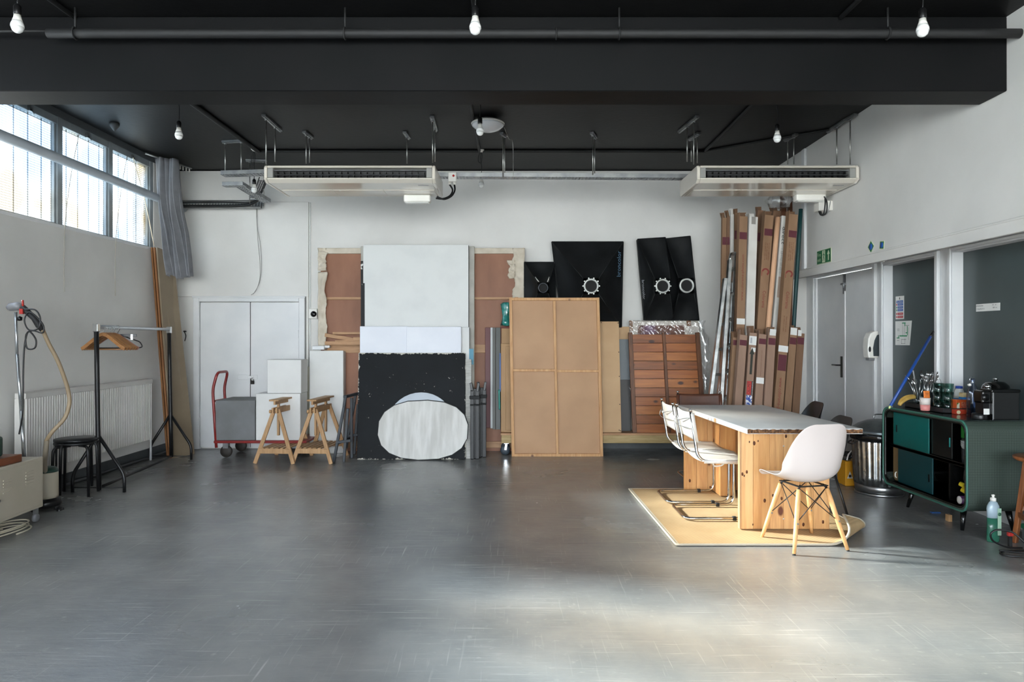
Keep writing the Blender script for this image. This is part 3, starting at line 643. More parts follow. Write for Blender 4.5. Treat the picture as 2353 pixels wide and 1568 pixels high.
# ------------------------------------------------------------------ trolley and blocks
t = thing('platform_trolley', 'red platform trolley with tubular handle by the cupboard doors', 'trolley', (-3.0, 8.2, 0))
xl, xr, y0, y1 = -3.50, -2.42, 7.93, 8.5
dk = MB().bx(xl, xr, y0, y1, .175, .205).build('deck', red_paint, t, world=True, bev=.006)
hd = MB(); zt = Z_(856, 8.0)
hd.tube(fillet([(xl+.02, 7.96, .12), (xl-.02, 7.955, .8), (xl+.03, 7.96, zt), (xl+.03, 8.26, zt), (xl-.02, 8.27, .8), (xl+.02, 8.28, .18)], .07), .016, 12); hd.build('handle', red_paint, t, world=True)
MB().tube([(xl-.01, 7.96, .66), (xl-.01, 8.26, .66)], .013).build('crossbar', red_paint, t, world=True)
for yy in (8.04, 8.11, 8.18): MB().tube([(xl-.008, yy, .66), (xl+.015, yy, .2)], .008, 6).build('spindle', red_paint, t, world=True)
for x in (xl+.12, xr-.15):
    for y in (y0+.07, y1-.07):
        MB().bx(x-.03, x+.03, y-.03, y+.03, .11, .175).build('castor_fork', galv, t, world=True)
        w_ = MB().lathe([(.02, -.018), (.066, -.018), (.072, 0), (.066, .018), (.02, .018)], (x, y, .072), 20, Matrix.Rotation(math.pi/2, 3, 'X')).build('wheel', mat('dark_wheel', '2a2521', .6), t, world=True)
single('grey_block', MB().bx(X_(495, 7.95), X_(586, 7.95), 7.95, 8.44, .207, .672), grey_block, 'scuffed grey painted cube riding on the red trolley', 'block', bev=.004)
single('white_block', MB().bx(X_(588, 7.95), X_(690, 7.95), 7.95, 8.22, .207, Z_(905, 7.95)), white_block, 'large white block on the trolley, under the smaller one', 'block', bev=.004)
single('white_block', MB().bx(X_(614, 7.97), X_(692, 7.97), 7.97, 8.22, Z_(905, 7.95)+.002, Z_(827, 7.97)), white_block, 'smaller white block stacked on top of the larger one', 'block', bev=.004)
q = [P(709, 0, 8.3), P(789, 0, 8.3)]
zt = Z_(806, 8.38)
single('white_slab', MB().slab([(X_(711, 8.28), 8.28, 0), (X_(789, 8.28), 8.28, 0), (X_(789, 8.38), 8.38, zt), (X_(711, 8.38), 8.38, zt)], .12), white_block, 'tall white slab standing beneath the canvas frame, behind the sawhorses', 'panel', bev=.004)
# ------------------------------------------------------------------ sawhorses
def sawhorse(label, X, Yn, rz=0, m_=pine_pale, dark=False):
    t = thing('sawhorse', label, 'sawhorse', (X, Yn+.27, 0), rz, None if dark else 'wooden sawhorses by the trolley')
    hw_, hl, zt = .22, .27, .60
    for sy in (-1, 1):
        for sx in (-1, 1):
            MB().bar((sx*hw_, sy*hl*1.03, .0), (sx*.022, sy*(hl-.05), zt), .042, .022, up=(0, 1, 0)).build('leg', m_, t, bev=.002)
        MB().bar((-.175, sy*hl, .14), (.175, sy*hl, .14), .022, .055, up=(0, 0, 1)).build('rail', m_, t, bev=.002)
        MB().bar((0, sy*.16, .30), (0, sy*.16, .68), .035, .022, up=(1, 0, 0)).build('height_post', m_, t, bev=.002)
    for k in range(6):
        x = -.14+.056*k; MB().bx(x-.016, x+.016, -hl, hl, .165, .177).build('slat', m_, t)
    MB().bx(-.032, -.012, -hl, hl, .56, .62).bx(.012, .032, -hl, hl, .56, .62).build('ridge_beam', m_, t, bev=.002)
    MB().bx(-.055, .055, -hl-.02, hl+.02, .695, .713).build('top_board', m_, t, bev=.003)
    MB().bx(-.01, .01, -hl, hl, .655, .695).build('top_rib', m_, t)
    MB().lathe([(.006, -.06), (.02, -.055), (.02, -.035), (.006, -.03)], (0, -hl, .58), 10, Matrix.Rotation(math.pi/2, 3, 'Y')).build('knob', m_, t)
    return t
sawhorse('left wooden sawhorse with slatted shelf, in front of the trolley', -2.655, 7.60, -.08)
sawhorse('right wooden sawhorse with slatted shelf, nearer the black board', -2.235, 7.60, -.08)
dgrey = mat('dark_grey_trestle_paint', '2b3035', .5, c2='33383d', scale=10)
t = thing('folding_trestle', 'dark grey painted folding trestle half hidden by black board', 'trestle', (X_(800, 8.0), 8.0, 0))
for s, Y in ((0, 7.72), (1, 8.22)):
    MB().bar((X_(766, 7.7), Y, 0), (X_(791, 7.75), Y+.02, .62), .03, .03, up=(0, 1, 0)).build('leg', dgrey, t, world=True, bev=.003)
    MB().bar((X_(779, 7.7)+.05, Y, 0), (X_(800, 7.75), Y+.02, .60), .03, .03, up=(0, 1, 0)).build('leg', dgrey, t, world=True, bev=.003)
    MB().bar((X_(791, 7.75), Y+.02, .62), (X_(794, 7.75), Y+.02, .73), .03, .03, up=(0, 1, 0)).build('neck', dgrey, t, world=True, bev=.003)
    MB().bar((X_(774, 7.7), Y, .22), (X_(805, 7.7), Y, .24), .025, .03).build('stretcher', dgrey, t, world=True, bev=.003)
MB().bar((X_(794, 7.75), 7.72, .735), (X_(794, 7.75)+.06, 8.26, .735), .04, .03).build('top_bar', dgrey, t, world=True, bev=.003)
MB().bar((X_(772, 7.7), 7.72, .2), (X_(772, 7.7)+.04, 8.22, .2), .025, .025).build('side_bar', dgrey, t, world=True, bev=.003)
MB().bar((X_(806, 7.9), 7.95, 0), (X_(798, 7.8), 8.0, .7), .03, .025, up=(0, 1, 0)).build('leg', dgrey, t, world=True, bev=.003)
from mathutils import noise
# ------------------------------------------------------------------ boards leaning on the back wall
def lq(px0, px1, pyt, Yb, Yt, zb=0, p0t=None, p1t=None):
    p0t = px0 if p0t is None else p0t; p1t = px1 if p1t is None else p1t; zt = Z_(pyt, Yt)
    return [V((X_(px0, Yb), Yb, zb)), V((X_(px1, Yb), Yb, zb)), V((X_(p1t, Yt), Yt, zt)), V((X_(p0t, Yt), Yt, zt))]
def lerp(q, u, v): return (q[0]*(1-u)+q[1]*u)*(1-v)+(q[3]*(1-u)+q[2]*u)*v
def sub(q, u0, u1, v0, v1, off=0):
    n = (q[1]-q[0]).cross(q[3]-q[0]).normalized()*off
    return [lerp(q, u0, v0)+n, lerp(q, u1, v0)+n, lerp(q, u1, v1)+n, lerp(q, u0, v1)+n]
# large stretched canvas seen from behind
q = lq(737, 1200, 571, 8.46, 8.585)
t = thing('stretched_canvas', 'huge stretched canvas seen from its brown hardboard back, behind the white boards', 'canvas', ((q[0]+q[1])/2).to_tuple())
vv = lambda py: (Z_(py, 8.52))/(q[3].z)
MB().slab(sub(q, .0, 1, .0, 1), .012).build('back_panel', hardboard, t, world=True)
for py, h in ((686, .012), (802, .04), (1020, .03)):
    v = max(.004, vv(py)); MB().slab(sub(q, .02, .98, v-h/2, v+h/2, .03), .03).build('cross_bar', pine_x, t, world=True, bev=.002)
MB().slab(sub(q, 0, 1, .972, 1.0, .028), .028).build('top_hem', canvas, t, world=True, bev=.004)
def hem(u0, u1, v0, v1, s, name):
    def f(a, b):
        v = v0+(v1-v0)*b; w = (u1-u0)*(1+.35*noise.noise(V((b*4.5, s*3.1+v0*9, 0)))+.12*noise.noise(V((b*17, 5, 0))))
        u = (u0+w*a) if s > 0 else (u1-w*(1-a))
        return lerp(q, u, v)+V((0, -.036-.03*noise.noise(V((a*1.6+7, b*7, v0*5)))-.012*noise.noise(V((a*4, b*22, 1))), 0))
    MB().grid(10, 40, f).build(name, canvas, t, world=True, solid=.004)
hem(-.01, .03, vv(795), vv(625), 1, 'canvas_hem'); hem(-.01, .032, vv(622), 1.0, 1, 'canvas_hem')
hem(.955, 1.012, vv(700), 1.0, -1, 'canvas_hem'); hem(.93, .965, vv(640), vv(598), -1, 'canvas_hem')
# offcuts on the lower bar
zt = Z_(797, 8.44)
for i, (a, b, y0, y1, h, lab) in enumerate((
        (747, 830, 770, 784, .045, 'timber offcut sloping down to the right on the canvas ledge'),
        (765, 830, 766, 766, .03, 'thin timber offcut highest at the back of the ledge'),
        (747, 832, 789, 789, .045, 'long timber offcut lying lowest on the canvas ledge'),
        (770, 832, 784, 784, .02, 'thin flat strip of timber above the lowest offcut'),
        (812, 835, 779, 779, .04, 'short end of timber offcut next to white board'))):
    Y = 8.40-.008*i if i != 1 else 8.44
    single('timber_offcut', MB().bar((X_(a, Y), Y, Z_(y0, Y)), (X_(b, Y), Y, Z_(y1, Y)), .03, h), pine_x, lab, 'timber offcut', 'timber offcuts on the canvas ledge', bev=.002)
t2 = thing('white_bracket', 'short white plastic ledge bracket under the canvas edge', 'bracket', P(732, 805, 8.36).to_tuple())
MB().bx(X_(718, 8.36), X_(746, 8.36), 8.34, 8.52, Z_(804, 8.36), Z_(795, 8.36)).bx(X_(744, 8.36), X_(756, 8.36), 8.38, 8.44, Z_(800, 8.36), Z_(794, 8.36)).build('ledge', white_gloss, t2, world=True, bev=.006)
t3 = thing('round_switch', 'white wall box with a round black knob beside the canvas', 'switch', P(721, 735, 8.64).to_tuple())
MB().bx(X_(712, YB), X_(731, YB), 8.61, 8.66, Z_(733, YB), Z_(710, YB)).build('box', white_plastic, t3, world=True, bev=.006)
MB().lathe([(.036, 0), (.038, .012), (.028, .028), (.0, .03)], P(721, 722, 8.61), 20, Matrix.Rotation(math.pi/2, 3, 'X')).build('knob', mat('black_gloss_knob', '0e0e0f', .08), t3, world=True)
# timber ledges and lower brown to the right are part of the canvas; white boards in front
def board(px0, px1, pyt, Yb, Yt, th, m_, lab, name='white_board', cat='board', bev=.004, zb=0, rim=None, p0t=None, p1t=None, group=None):
    q = lq(px0, px1, pyt, Yb, Yt, zb, p0t, p1t); bm_ = MB().slab(q, th)
    if rim is None: return single(name, bm_, m_, lab, cat, group, bev=bev), q
    t = thing(name, lab, cat, ((q[0]+q[1])/2).to_tuple(), 0, group)
    MB().slab(sub(q, .003, .997, .002, .998, .001), .004).build('face', m_, t, world=True)
    MB().slab(sub(q, 0, 1, 0, 1, -.003), th).build('edge', rim, t, world=True, bev=bev)
    return t, q
board(829, 1090, 566, 8.24, 8.50, .03, mat('aged_offwhite_board', 'b9b6ae', .65, c2='a5a299', scale=5), 'rearmost tall off-white board, its edge showing right of the big white board')
board(834, 1077, 562, 8.17, 8.42, .03, board_white, 'tallest big white board with a black painted edge, scuffed face', rim=edge_black, bev=.012)
single('white_board', MB().slab(lq(829, 838, 600, 8.16, 8.40), .02), mat('patchy_board_edge', '17181a', .7, c2='d8d8d4', scale=14, mixr=(.64, .66)), 'narrow black-painted board edge left of the tallest white board', 'board')
board(838, 1079, 752, 8.075, 8.255, .03, board_white, 'medium white board with black edge behind the foam sheets', rim=edge_black, bev=.012)
board(827, 937, 750, 8.045, 8.215, .01, board_bright, 'bright white foam sheet, left one of the two above the black board', name='foam_sheet', cat='foam sheet')
t, q = board(934, 1060, 751, 8.022, 8.192, .01, board_bright, 'bright white foam sheet with a curved cut, right one above black board', name='foam_sheet', cat='foam sheet')
# black painted board with chipped edges
def chip_mat():
    m = mat('chipped_black_paint', '0c0f12', .6, spec=.2, c2='121519', scale=3, bump=.12, bscale=40); N = m.node_tree.nodes; L = m.node_tree.links; b = N['Principled BSDF']
    tcn = N.new('ShaderNodeTexCoord'); G_ = tcn.outputs['Generated']
    mp = N.new('ShaderNodeMapping'); mp.inputs['Scale'].default_value = (9, 1, 9); L.new(G_, mp.inputs[0])
    n = N.new('ShaderNodeTexNoise'); n.inputs['Scale'].default_value = 2.4; n.inputs['Detail'].default_value = 7; n.inputs['Roughness'].default_value = .75; L.new(mp.outputs[0], n.inputs[0])
    s = N.new('ShaderNodeSeparateXYZ'); L.new(G_, s.inputs[0])
    def M(op, a, b_=None, c=None):
        x = N.new('ShaderNodeMath'); x.operation = op
        for i, v in enumerate((a, b_, c)):
            if v is None: continue
            if isinstance(v, (int, float)): x.inputs[i].default_value = v
            else: L.new(v, x.inputs[i])
        return x.outputs[0]
    ex = M('ABSOLUTE', M('SUBTRACT', s.outputs['X'], .5)); ez = M('ABSOLUTE', M('SUBTRACT', s.outputs['Z'], .5))
    e = M('MAXIMUM', ex, ez); e = M('MULTIPLY_ADD', M('MAXIMUM', M('SUBTRACT', e, 0.476), 0), 10.5, -.0)
    f = M('GREATER_THAN', M('ADD', n.outputs['Fac'], e), .668)
    mx = N.new('ShaderNodeMix'); mx.data_type = 'RGBA'; L.new(f, mx.inputs[0]); old = b.inputs['Base Color'].links[0].from_socket
    L.new(old, mx.inputs[6]); mx.inputs[7].default_value = lin('c9c4b8'); L.new(mx.outputs[2], b.inputs['Base Color']); return m
q = lq(820, 1070, 811, 7.87, 8.12, 0, 824, 1069)
single('black_board', MB().slab(q, .035), chip_mat(), 'square black painted board with white chips along its edges', 'board', bev=.004)
single('ridged_foam_strip', MB().slab(lq(1066, 1083, 826, 7.92, 8.12), .05), mat('ridged_white_foam', 'c9c8c3', .8, c2='a9a8a2', scale=30, stretch=(.3, 1, 3), bump=.6, bscale=60), 'narrow ridged white foam strip right of the black board', 'foam strip')
single('blue_card', MB().slab(lq(1078, 1088, 802, 8.19, 8.22, Z_(838, 8.19)), .006), mat('sky_blue_card', '5d94ac', .6), 'small light blue card edge beside the white boards', 'card')
# oval board and the arc behind it
zc_ = 0
def oval(cx, w, hgt, Yb, tilt, n, phase=0, sq=2.4):
    pts = []
    for k in range(n):
        a = 2*math.pi*k/n+phase; c, s = math.cos(a), math.sin(a)
        pts.append((cx+w/2*math.copysign(abs(c)**(2/sq), c), hgt/2+hgt/2*math.copysign(abs(s)**(2/sq), s)))
    return pts
ex, ey = V((1, 0, 0)), V((0, .20, 1)).normalized()
o0 = V((0, 7.80, .0))
def ovm(): return mat('lumpy_white_paint', 'cfcdc8', .55, c2='b9b7b1', scale=5, stretch=(3.2, 1, .5), bump=.8, bscale=5)
pl = oval(X_(970, 7.8), X_(1077, 7.8)-X_(865, 7.8), Z_(918, 7.86), 7.8, 0, 18, .12)
t = thing('oval_board', 'rounded lumpy white board with a black edge at the foot of black board', 'board', (X_(970, 7.8), 7.8, 0))
ctr = V((X_(970, 7.8), .35))
pin = [(ctr.x+(x-ctr.x)*.985, ctr.y+(y-ctr.y)*.975) for x, y in pl]
MB().prism(pl, o0, ex, ey, V((0, .028, 0))).build('edge', edge_black, t, world=True)
n_ = ex.cross(ey)  # -Y-ish
MB().prism(pin, o0+V((0, -.004, 0)), ex, ey, V((0, .006, 0))).build('face', ovm(), t, world=True)
single('arc_offcut', MB().prism([(X_(964, 7.84)+.39*math.cos(math.radians(a)), .40+.378*math.sin(math.radians(a))) for a in range(0, 181, 10)], V((0, 7.831, 0)), ex, ey, V((0, .012, 0))), mat('blue_white_board', 'b5bdc6', .4), 'pale arc-topped board showing above the lumpy oval board', 'board')
# folded black stands
for i, px in enumerate((1091, 1107)):
    Y = 7.9+.12*i; x = X_(px, Y); zt = Z_(880 if i == 0 else 878, Y)
    t = thing('folded_stand', ('left' if i == 0 else 'right')+' folded black stand beside the black board', 'stand', (x, Y, 0), 0, 'folded black stands')
    for dx, dy in ((-.03, 0), (.03, .01), (0, .04)):
        MB().bx(x+dx-.022, x+dx+.022, Y+dy-.015, Y+dy+.015, 0, zt-.07-.02*abs(dx)*20).build('leg', black_metal, t, world=True, bev=.004)
    MB().bx(x-.06, x+.06, Y-.025, Y+.06, zt-.19, zt-.15).build('strap', softbox, t, world=True, bev=.004)
    MB().bx(x-.055, x+.055, Y-.022, Y+.06, .72*zt-.02, .72*zt).build('strap', softbox, t, world=True, bev=.004)
    MB().bar((x-.03, Y, zt-.1), (x-.045, Y, zt), .03, .03).bar((x+.03, Y, zt-.1), (x+.045, Y, zt), .03, .03).build('fork', black_plastic, t, world=True, bev=.004)
# ------------------------------------------------------------------ timber cart and what stands on it
t = thing('timber_cart', 'long low timber cart on castors carrying the leaning panels', 'cart', (1.2, 8.3, 0))
xa, xb, y0, y1 = X_(1152, 8.14), X_(1640, 8.14), 8.14, 8.52; za, zb_ = .145, .265
fr = MB().bx(xa, xb, y0, y0+.045, za, za+.095).build('front_beam', wood('pale_cart_timber', 'b59c70', '98804f', 'x'), t, world=True, bev=.003)
MB().bx(xa-.01, xb, y0-.01, y1, za+.095, zb_).build('deck', pine_x, t, world=True, bev=.003)
MB().bx(xa, xa+.045, y0+.05, y1, za, za+.095).bx(xb-.045, xb, y0+.05, y1, za, za+.095).build('end_beam', pine_x, t, world=True)
MB().bx(xa, xb, y1-.045, y1, za, za+.095).build('rear_beam', pine_x, t, world=True)
bl = mat('blue_grey_tyre', '333d47', .5)
for x in (xa+.06, xb-.1):
    for y in (y0+.03, y1-.08):
        MB().bx(x-.03, x+.03, y-.03, y+.03, .135, .146).bar((x, y, .135), (x-.012, y, .06), .045, .03, up=(1, 0, 0)).build('castor_fork', chrome, t, world=True, bev=.003)
        MB().lathe([(.02, -.015), (.052, -.015), (.058, 0), (.052, .015), (.02, .015)], (x-.015, y, .058), 20, Matrix.Rotation(math.pi/2, 3, 'X')).build('wheel', bl, t, world=True)
Zd = zb_
def pan(px0, px1, pyt, Yb, Yt, th, m_, lab, name, cat='panel', zb=Zd, bev=.002, **k):
    return single(name, MB().slab(lq(px0, px1, pyt, Yb, Yt, zb, **k), th), m_, lab, cat, bev=bev)
pan(1115, 1128, 753, 8.37, 8.48, .02, mat('dark_red_panel', '5b1e22', .5), 'dark red panel edge, leftmost of the upright strips', 'red_board', zb=.3)
pan(1127, 1132, 753, 8.30, 8.42, .02, mat('white_strip', 'b9babb', .5), 'thin white panel edge between red and grey panels', 'white_board_edge', zb=.3)
pan(1132, 1138.5, 753, 8.29, 8.41, .02, mat('olive_grey_panel', '4b4c48', .5), 'left one of two narrow dark grey panels', 'grey_board', zb=.29)
pan(1139.2, 1150, 753, 8.28, 8.40, .02, mat('dark_grey_panel', '454845', .5), 'right one of two narrow dark grey panels', 'grey_board', zb=.29)
pan(1150, 1180, 751, 8.36, 8.46, .02, mat('red_brown_board', '6f2f22', .6), 'red-brown board showing a strip behind the mdf sheet', 'board')
pan(1152, 1182, 755, 8.32, 8.42, .018, mdf, 'mdf sheet half hidden by the gridded frame', 'mdf_sheet')
t = thing('panelled_door', 'small brown cupboard door leaning behind the gridded frame', 'door', (X_(1168, 8.22), 8.22, Zd))
q = lq(1151, 1180, 790, 8.22, 8.32, Zd); MB().slab(q, .02).build('slab', mdf, t, world=True, bev=.003)
MB().slab(sub(q, .38, .95, .02, .97, .008), .008).build('raised_panel', mdf, t, world=True, bev=.004)
single('blue_strip', MB().slab(lq(1147.5, 1151, 812, 8.26, 8.30, Z_(900, 8.3)), .01), mat('blue_purple_card', '2a4f86', .5), 'narrow blue strip at the edge of the brown boards', 'card')
single('teal_ribbon', MB().grid(4, 12, lambda u, v: (X_(1146+4*u-1.5*v, 8.24), 8.255+.004*math.sin(9*v), Z_(942-46*v, 8.255)), True), mat('teal_ribbon', '1d7f72', .5), 'short teal ribbon hanging beside the brown boards', 'ribbon', solid=.002)
teal_wrap = mat('teal_film', '14645c', .2, c2='3d948c', scale=18, bump=.6, bscale=25, coat=.6)
single('wrapped_bundle', MB().lathe([(.0, 0), (.075, .01), (.07, .06), (.05, .12), (.055, .2), (.065, .27), (.05, .29), (0, .295)], (X_(1164, 8.36), 8.36, Z_(750, 8.4)), 14, f=lambda a, z: 1+.18*math.sin(3*a+20*z)), teal_wrap, 'teal plastic-wrapped bundle on top of the upright boards', 'bundle')
pan(1372, 1420, 717, 8.40, 8.50, .01, mat('light_grey_sheet', '8d8e90', .5), 'light grey sheet just showing above the screwed pale sheet', 'grey_sheet')
tt = thing('screwed_sheet', 'pale mdf sheet with small screws along its edges', 'board', (X_(1400, 8.24), 8.24, Zd))
q = lq(1376, 1428, 739, 8.20, 8.36, Zd, p1t=1422); MB().slab(q, .018).build('sheet', mdf_light, tt, world=True, bev=.002)
for u, v in ((.96, .985), (.96, .72), (.96, .5), (.95, .25), (.9, .02), (.96, .015), (.12, .99), (.12, .015)):
    s = lerp(q, u, v); MB().lathe([(.006, 0), (.006, .003), (0, .003)], s+V((0, -.001, 0)), 8, Matrix.Rotation(math.pi/2, 3, 'X')).build('screw', print_black, tt, world=True)
pan(1418, 1448, 751, 8.42, 8.50, .015, mdf_light, 'narrow tan sheet top between pale sheet and wrapped canvas', 'tan_sheet')
pan(1420, 1450, 780, 8.36, 8.46, .015, mat('blue_grey_sheet', '6e7478', .5), 'blue-grey sheet between the pale sheet and orange boards', 'blue_grey_sheet')
pan(1422, 1450, 873, 8.32, 8.40, .015, mat('dark_grey_sheet', '3d3a38', .5), 'dark grey sheet low between pale sheet and orange boards', 'dark_sheet')
# gridded frame
q = lq(1177, 1386, 684, 8.08, 8.135, 0, 1170, 1376)
# true leaning: fit top to the photograph
q = [V((X_(1176, 8.06), 8.06, 0)), V((X_(1386, 8.06), 8.06, 0)), V((X_(1377, 8.13), 8.13, Z_(684, 8.13))), V((X_(1170, 8.13), 8.13, Z_(684, 8.13)))]
t = thing('gridded_frame', 'tall tan hardboard panel framed by pine battens in a two by two grid', 'framed panel', ((q[0]+q[1])/2).to_tuple())
q2 = sub(q, 0, 1, 0, 1, -.03)
for a, b in ((.03, .49), (.51, .97)):
    for c, d in ((.01, .535), (.545, .985)):
        MB().slab(sub(q2, a-.01, b+.01, c-.004, d+.004), .006).build('panel', hard_tan, t, world=True)
def batten(p, r, w, name='batten'): 
    a, b = V(p), V(r); n = (q[1]-q[0]).cross(q[3]-q[0]).normalized()
    MB().bar(a-n*.016, b-n*.016, w, .034, up=tuple(n)).build(name, pine, t, world=True, bev=.002)
batten(lerp(q, .015, 0), lerp(q, .015, 1), .035, 'side_batten'); batten(lerp(q, .985, 0), lerp(q, .985, 1), .035, 'side_batten')
batten(lerp(q, .03, .008), lerp(q, .97, .008), .034, 'bottom_batten'); batten(lerp(q, .03, .99), lerp(q, .97, .99), .034, 'top_batten')
batten(lerp(q, .5, .015), lerp(q, .5, .98), .03, 'centre_batten')
batten(lerp(q, .03, .540), lerp(q, .49, .540), .028, 'cross_batten'); batten(lerp(q, .51, .535), lerp(q, .97, .535), .028, 'cross_batten')
# wrapped canvas behind the orange panel
t = thing('wrapped_canvas', 'large canvas wrapped in clear plastic with brown tape, behind the orange panel', 'wrapped canvas', (X_(1535, 8.4), 8.4, Zd))
q = lq(1446, 1628, 737, 8.38, 8.50, Zd, p0t=1446, p1t=1606)
MB().slab(q, .03).build('canvas', mat('wrapped_canvas_face', 'cdc6bd', .5, c2='c0b8ae', scale=5), t, world=True, bev=.008)
MB().slab(sub(q, .12, .78, .84, .955, .004), .004).build('painted_area', mat('wrapped_painting', '6f4c40', .5, c2='7a5c78', scale=4, mixr=(.45, .6)), t, world=True)
for a, b, c, d in ((.0, .05, .90, 1.0), (.82, .88, .95, 1.003)): MB().slab(sub(q, a, b, c, d, .008), .006).build('brown_tape', mat('brown_tape', '7a532f', .3), t, world=True)
film = bpy.data.materials.new('clear_film'); film.use_nodes = True
def film_setup(m):
    N = m.node_tree.nodes; L = m.node_tree.links; out = N['Material Output']; N.remove(N['Principled BSDF'])
    tr = N.new('ShaderNodeBsdfTransparent'); g = N.new('ShaderNodeBsdfGlossy'); g.inputs['Roughness'].default_value = .12; g.inputs[0].default_value = (1, 1, 1, 1)
    lw = N.new('ShaderNodeLayerWeight'); lw.inputs[0].default_value = .35
    mx = N.new('ShaderNodeMixShader'); mr = N.new('ShaderNodeMapRange'); mr.inputs['To Min'].default_value = .1; mr.inputs['To Max'].default_value = .75
    L.new(lw.outputs['Facing'], mr.inputs[0]); L.new(mr.outputs[0], mx.inputs[0]); L.new(tr.outputs[0], mx.inputs[1]); L.new(g.outputs[0], mx.inputs[2]); L.new(mx.outputs[0], out.inputs[0])
film_setup(film)
def fw(u, v):
    p = lerp(q, u*1.0, v); r = .012*math.sin(u*47+9*math.sin(v*13))+.012*math.sin(v*61+7*math.sin(u*19))
    return (p.x, p.y-.03+r, p.z)
MB().grid(70, 60, lambda u, v: fw(-.01+1.03*u, .0+1.005*v)).build('plastic_wrap', film, t, world=True)
def fs(u, v):
    p = lerp(q, .985, v); a = math.pi*(u-.5)
    return (p.x+.035+(.05+.016*math.sin(v*37+5*u)+.01*math.sin(v*83))*math.cos(a)+.02*math.sin(v*11), p.y-.03+.05*math.sin(a), p.z)
MB().grid(12, 90, fs).build('plastic_wrap', film, t, world=True)
# orange boarded panel
q = [V((X_(1453, 8.16), 8.16, Zd)), V((X_(1622, 8.16), 8.16, Zd)), V((X_(1606, 8.30), 8.30, Z_(768, 8.30))), V((X_(1443, 8.30), 8.30, Z_(768, 8.30)))]
t = thing('boarded_panel', 'orange-brown panel of horizontal boards with dark upright battens', 'panel', ((q[0]+q[1])/2).to_tuple())
ow = [wood('orange_board_%d' % i, c1, c2, 'x', rough=.42, scale=1.4+.3*i, kc='3c1a08') for i, (c1, c2) in enumerate((('a8622a', '87481c'), ('b26d33', '925423'), ('965525', '743f19')))]
NB = 11
for i in range(NB):
    a = i/NB; b = (i+1)/NB-.004
    MB().slab(sub(q, .02, .98, a, b, -.006-.003*(i % 2)), .012).build('board', ow[(i*2) % 3], t, world=True, bev=.002)
n = (q[1]-q[0]).cross(q[3]-q[0]).normalized()
for u, w in ((.03, .05), (.5, .035), (.975, .05)):
    MB().bar(lerp(q, u, -.0)+n*.008, lerp(q, u, 1.015)+n*.008, w, .03, up=tuple(n)).build('batten', orange_dark, t, world=True, bev=.003)
# ------------------------------------------------------------------ softboxes
def sbox(label, corners, ring, Yr, Ya, rr, ringm, teeth=0, txt=None, txt_args=None, name='softbox'):
    c = [P(x, y, Yr) for x, y in corners]; a = P(ring[0], ring[1], Ya)
    t = thing(name, label, 'softbox', (sum((p.x for p in c))/4, Yr, min(p.z for p in c)), 0, 'softboxes against the back wall')
    inner = [a+V((rr*1.5*math.cos(k), 0, rr*1.5*math.sin(k))) for k in [math.radians(d) for d in (45, 135, 225, 315)]]
    # corners order: tl, tr, br, bl -> inner tl,tr,br,bl
    inn = [inner[1], inner[0], inner[3], inner[2]]
    mb = MB(); NV = 10
    for k in range(4):
        o0_, o1, i1, i0 = c[k], c[(k+1) % 4], inn[(k+1) % 4], inn[k]
        ctr = (o0_+o1+i0+i1)/4; nrm = (o1-o0_).cross(i0-o0_).normalized(); nrm = nrm if nrm.y < 0 else -nrm
        mb.grid(NV, NV, lambda u, v: (o0_*(1-u)+o1*u)*(1-v)+(i0*(1-u)+i1*u)*v-nrm*.05*math.sin(math.pi*u)*math.sin(math.pi*v)+nrm*.006*math.sin(u*25+v*17))
    e = V((0, .09, 0)); mb.add(c+[p+e for p in c], [(0,1,5,4),(1,2,6,5),(2,3,7,6),(3,0,4,7),(4,5,6,7)])
    mb.build('shell', softbox, t, world=True)
    pip = MB()
    for k in range(4): pip.tube([c[k], inn[k]], .006, 5).tube([c[k], c[(k+1) % 4]], .007, 5)
    pip.build('piping', softbox, t, world=True)
    MB().lathe([(rr*.0, 0), (rr*.78, 0), (rr*.78, .01)], a+V((0, -.002, 0)), 20, Matrix.Rotation(math.pi/2, 3, 'X')).build('inner_cap', dark_void, t, world=True)
    MB().lathe([(rr*.78, 0), (rr*.78, .03), (rr, .035), (rr*1.03, .0)], a, 28, Matrix.Rotation(math.pi/2, 3, 'X')).build('speed_ring', ringm, t, world=True)
    if teeth:
        tm = MB()
        for k in range(teeth):
            g = 2*math.pi*k/teeth; p = a+V((rr*1.1*math.cos(g), -.02, rr*1.1*math.sin(g))); tm.cb(p, (rr*.16, .02, rr*.16), Matrix.Rotation(-g, 3, 'Y'))
        tm.build('ring_lug', ringm, t, world=True)
    return t
ringw = mat('white_ring', 'bfc0bc', .4, .3)
s1 = sbox('small black softbox at the left, mostly behind the gridded frame', ((1205, 603), (1277, 603), (1277, 745), (1205, 745)), (1248, 662), 8.52, 8.3, .062, mat('dark_ring', '35383c', .35, .5))
MB().tube([P(1230, 637, 8.35), P(1238, 648, 8.3)], .006, 6).tube([P(1262, 637, 8.35), P(1258, 648, 8.3)], .006, 6).build('strap', card_white, s1, world=True)
s2 = sbox('largest black softbox with pale blue lettering up its right side', ((1268, 556), (1432, 556), (1428, 752), (1292, 752)), (1358, 658), 8.50, 8.12, .088, ringw, 10)
text('broncolor', 'lettering', P(1421, 607, 8.435), (0, -.12, 1), (-1, -.25, 0), .075, mat('pale_blue_print', '47667e', .6), s2, width=.315, off=.02)
s3 = sbox('black strip softbox with notched ring, left one of the tall pair', ((1465, 550), (1529, 546), (1548, 736), (1481, 736)), (1522, 658), 8.48, 8.22, .086, ringw, 10)
text('broncolor', 'lettering', P(1479, 666, 8.45), (.06, 0, -1), (1, -.3, 0), .045, mat('grey_print', '8c9094', .6), s3, width=.24, off=.02)
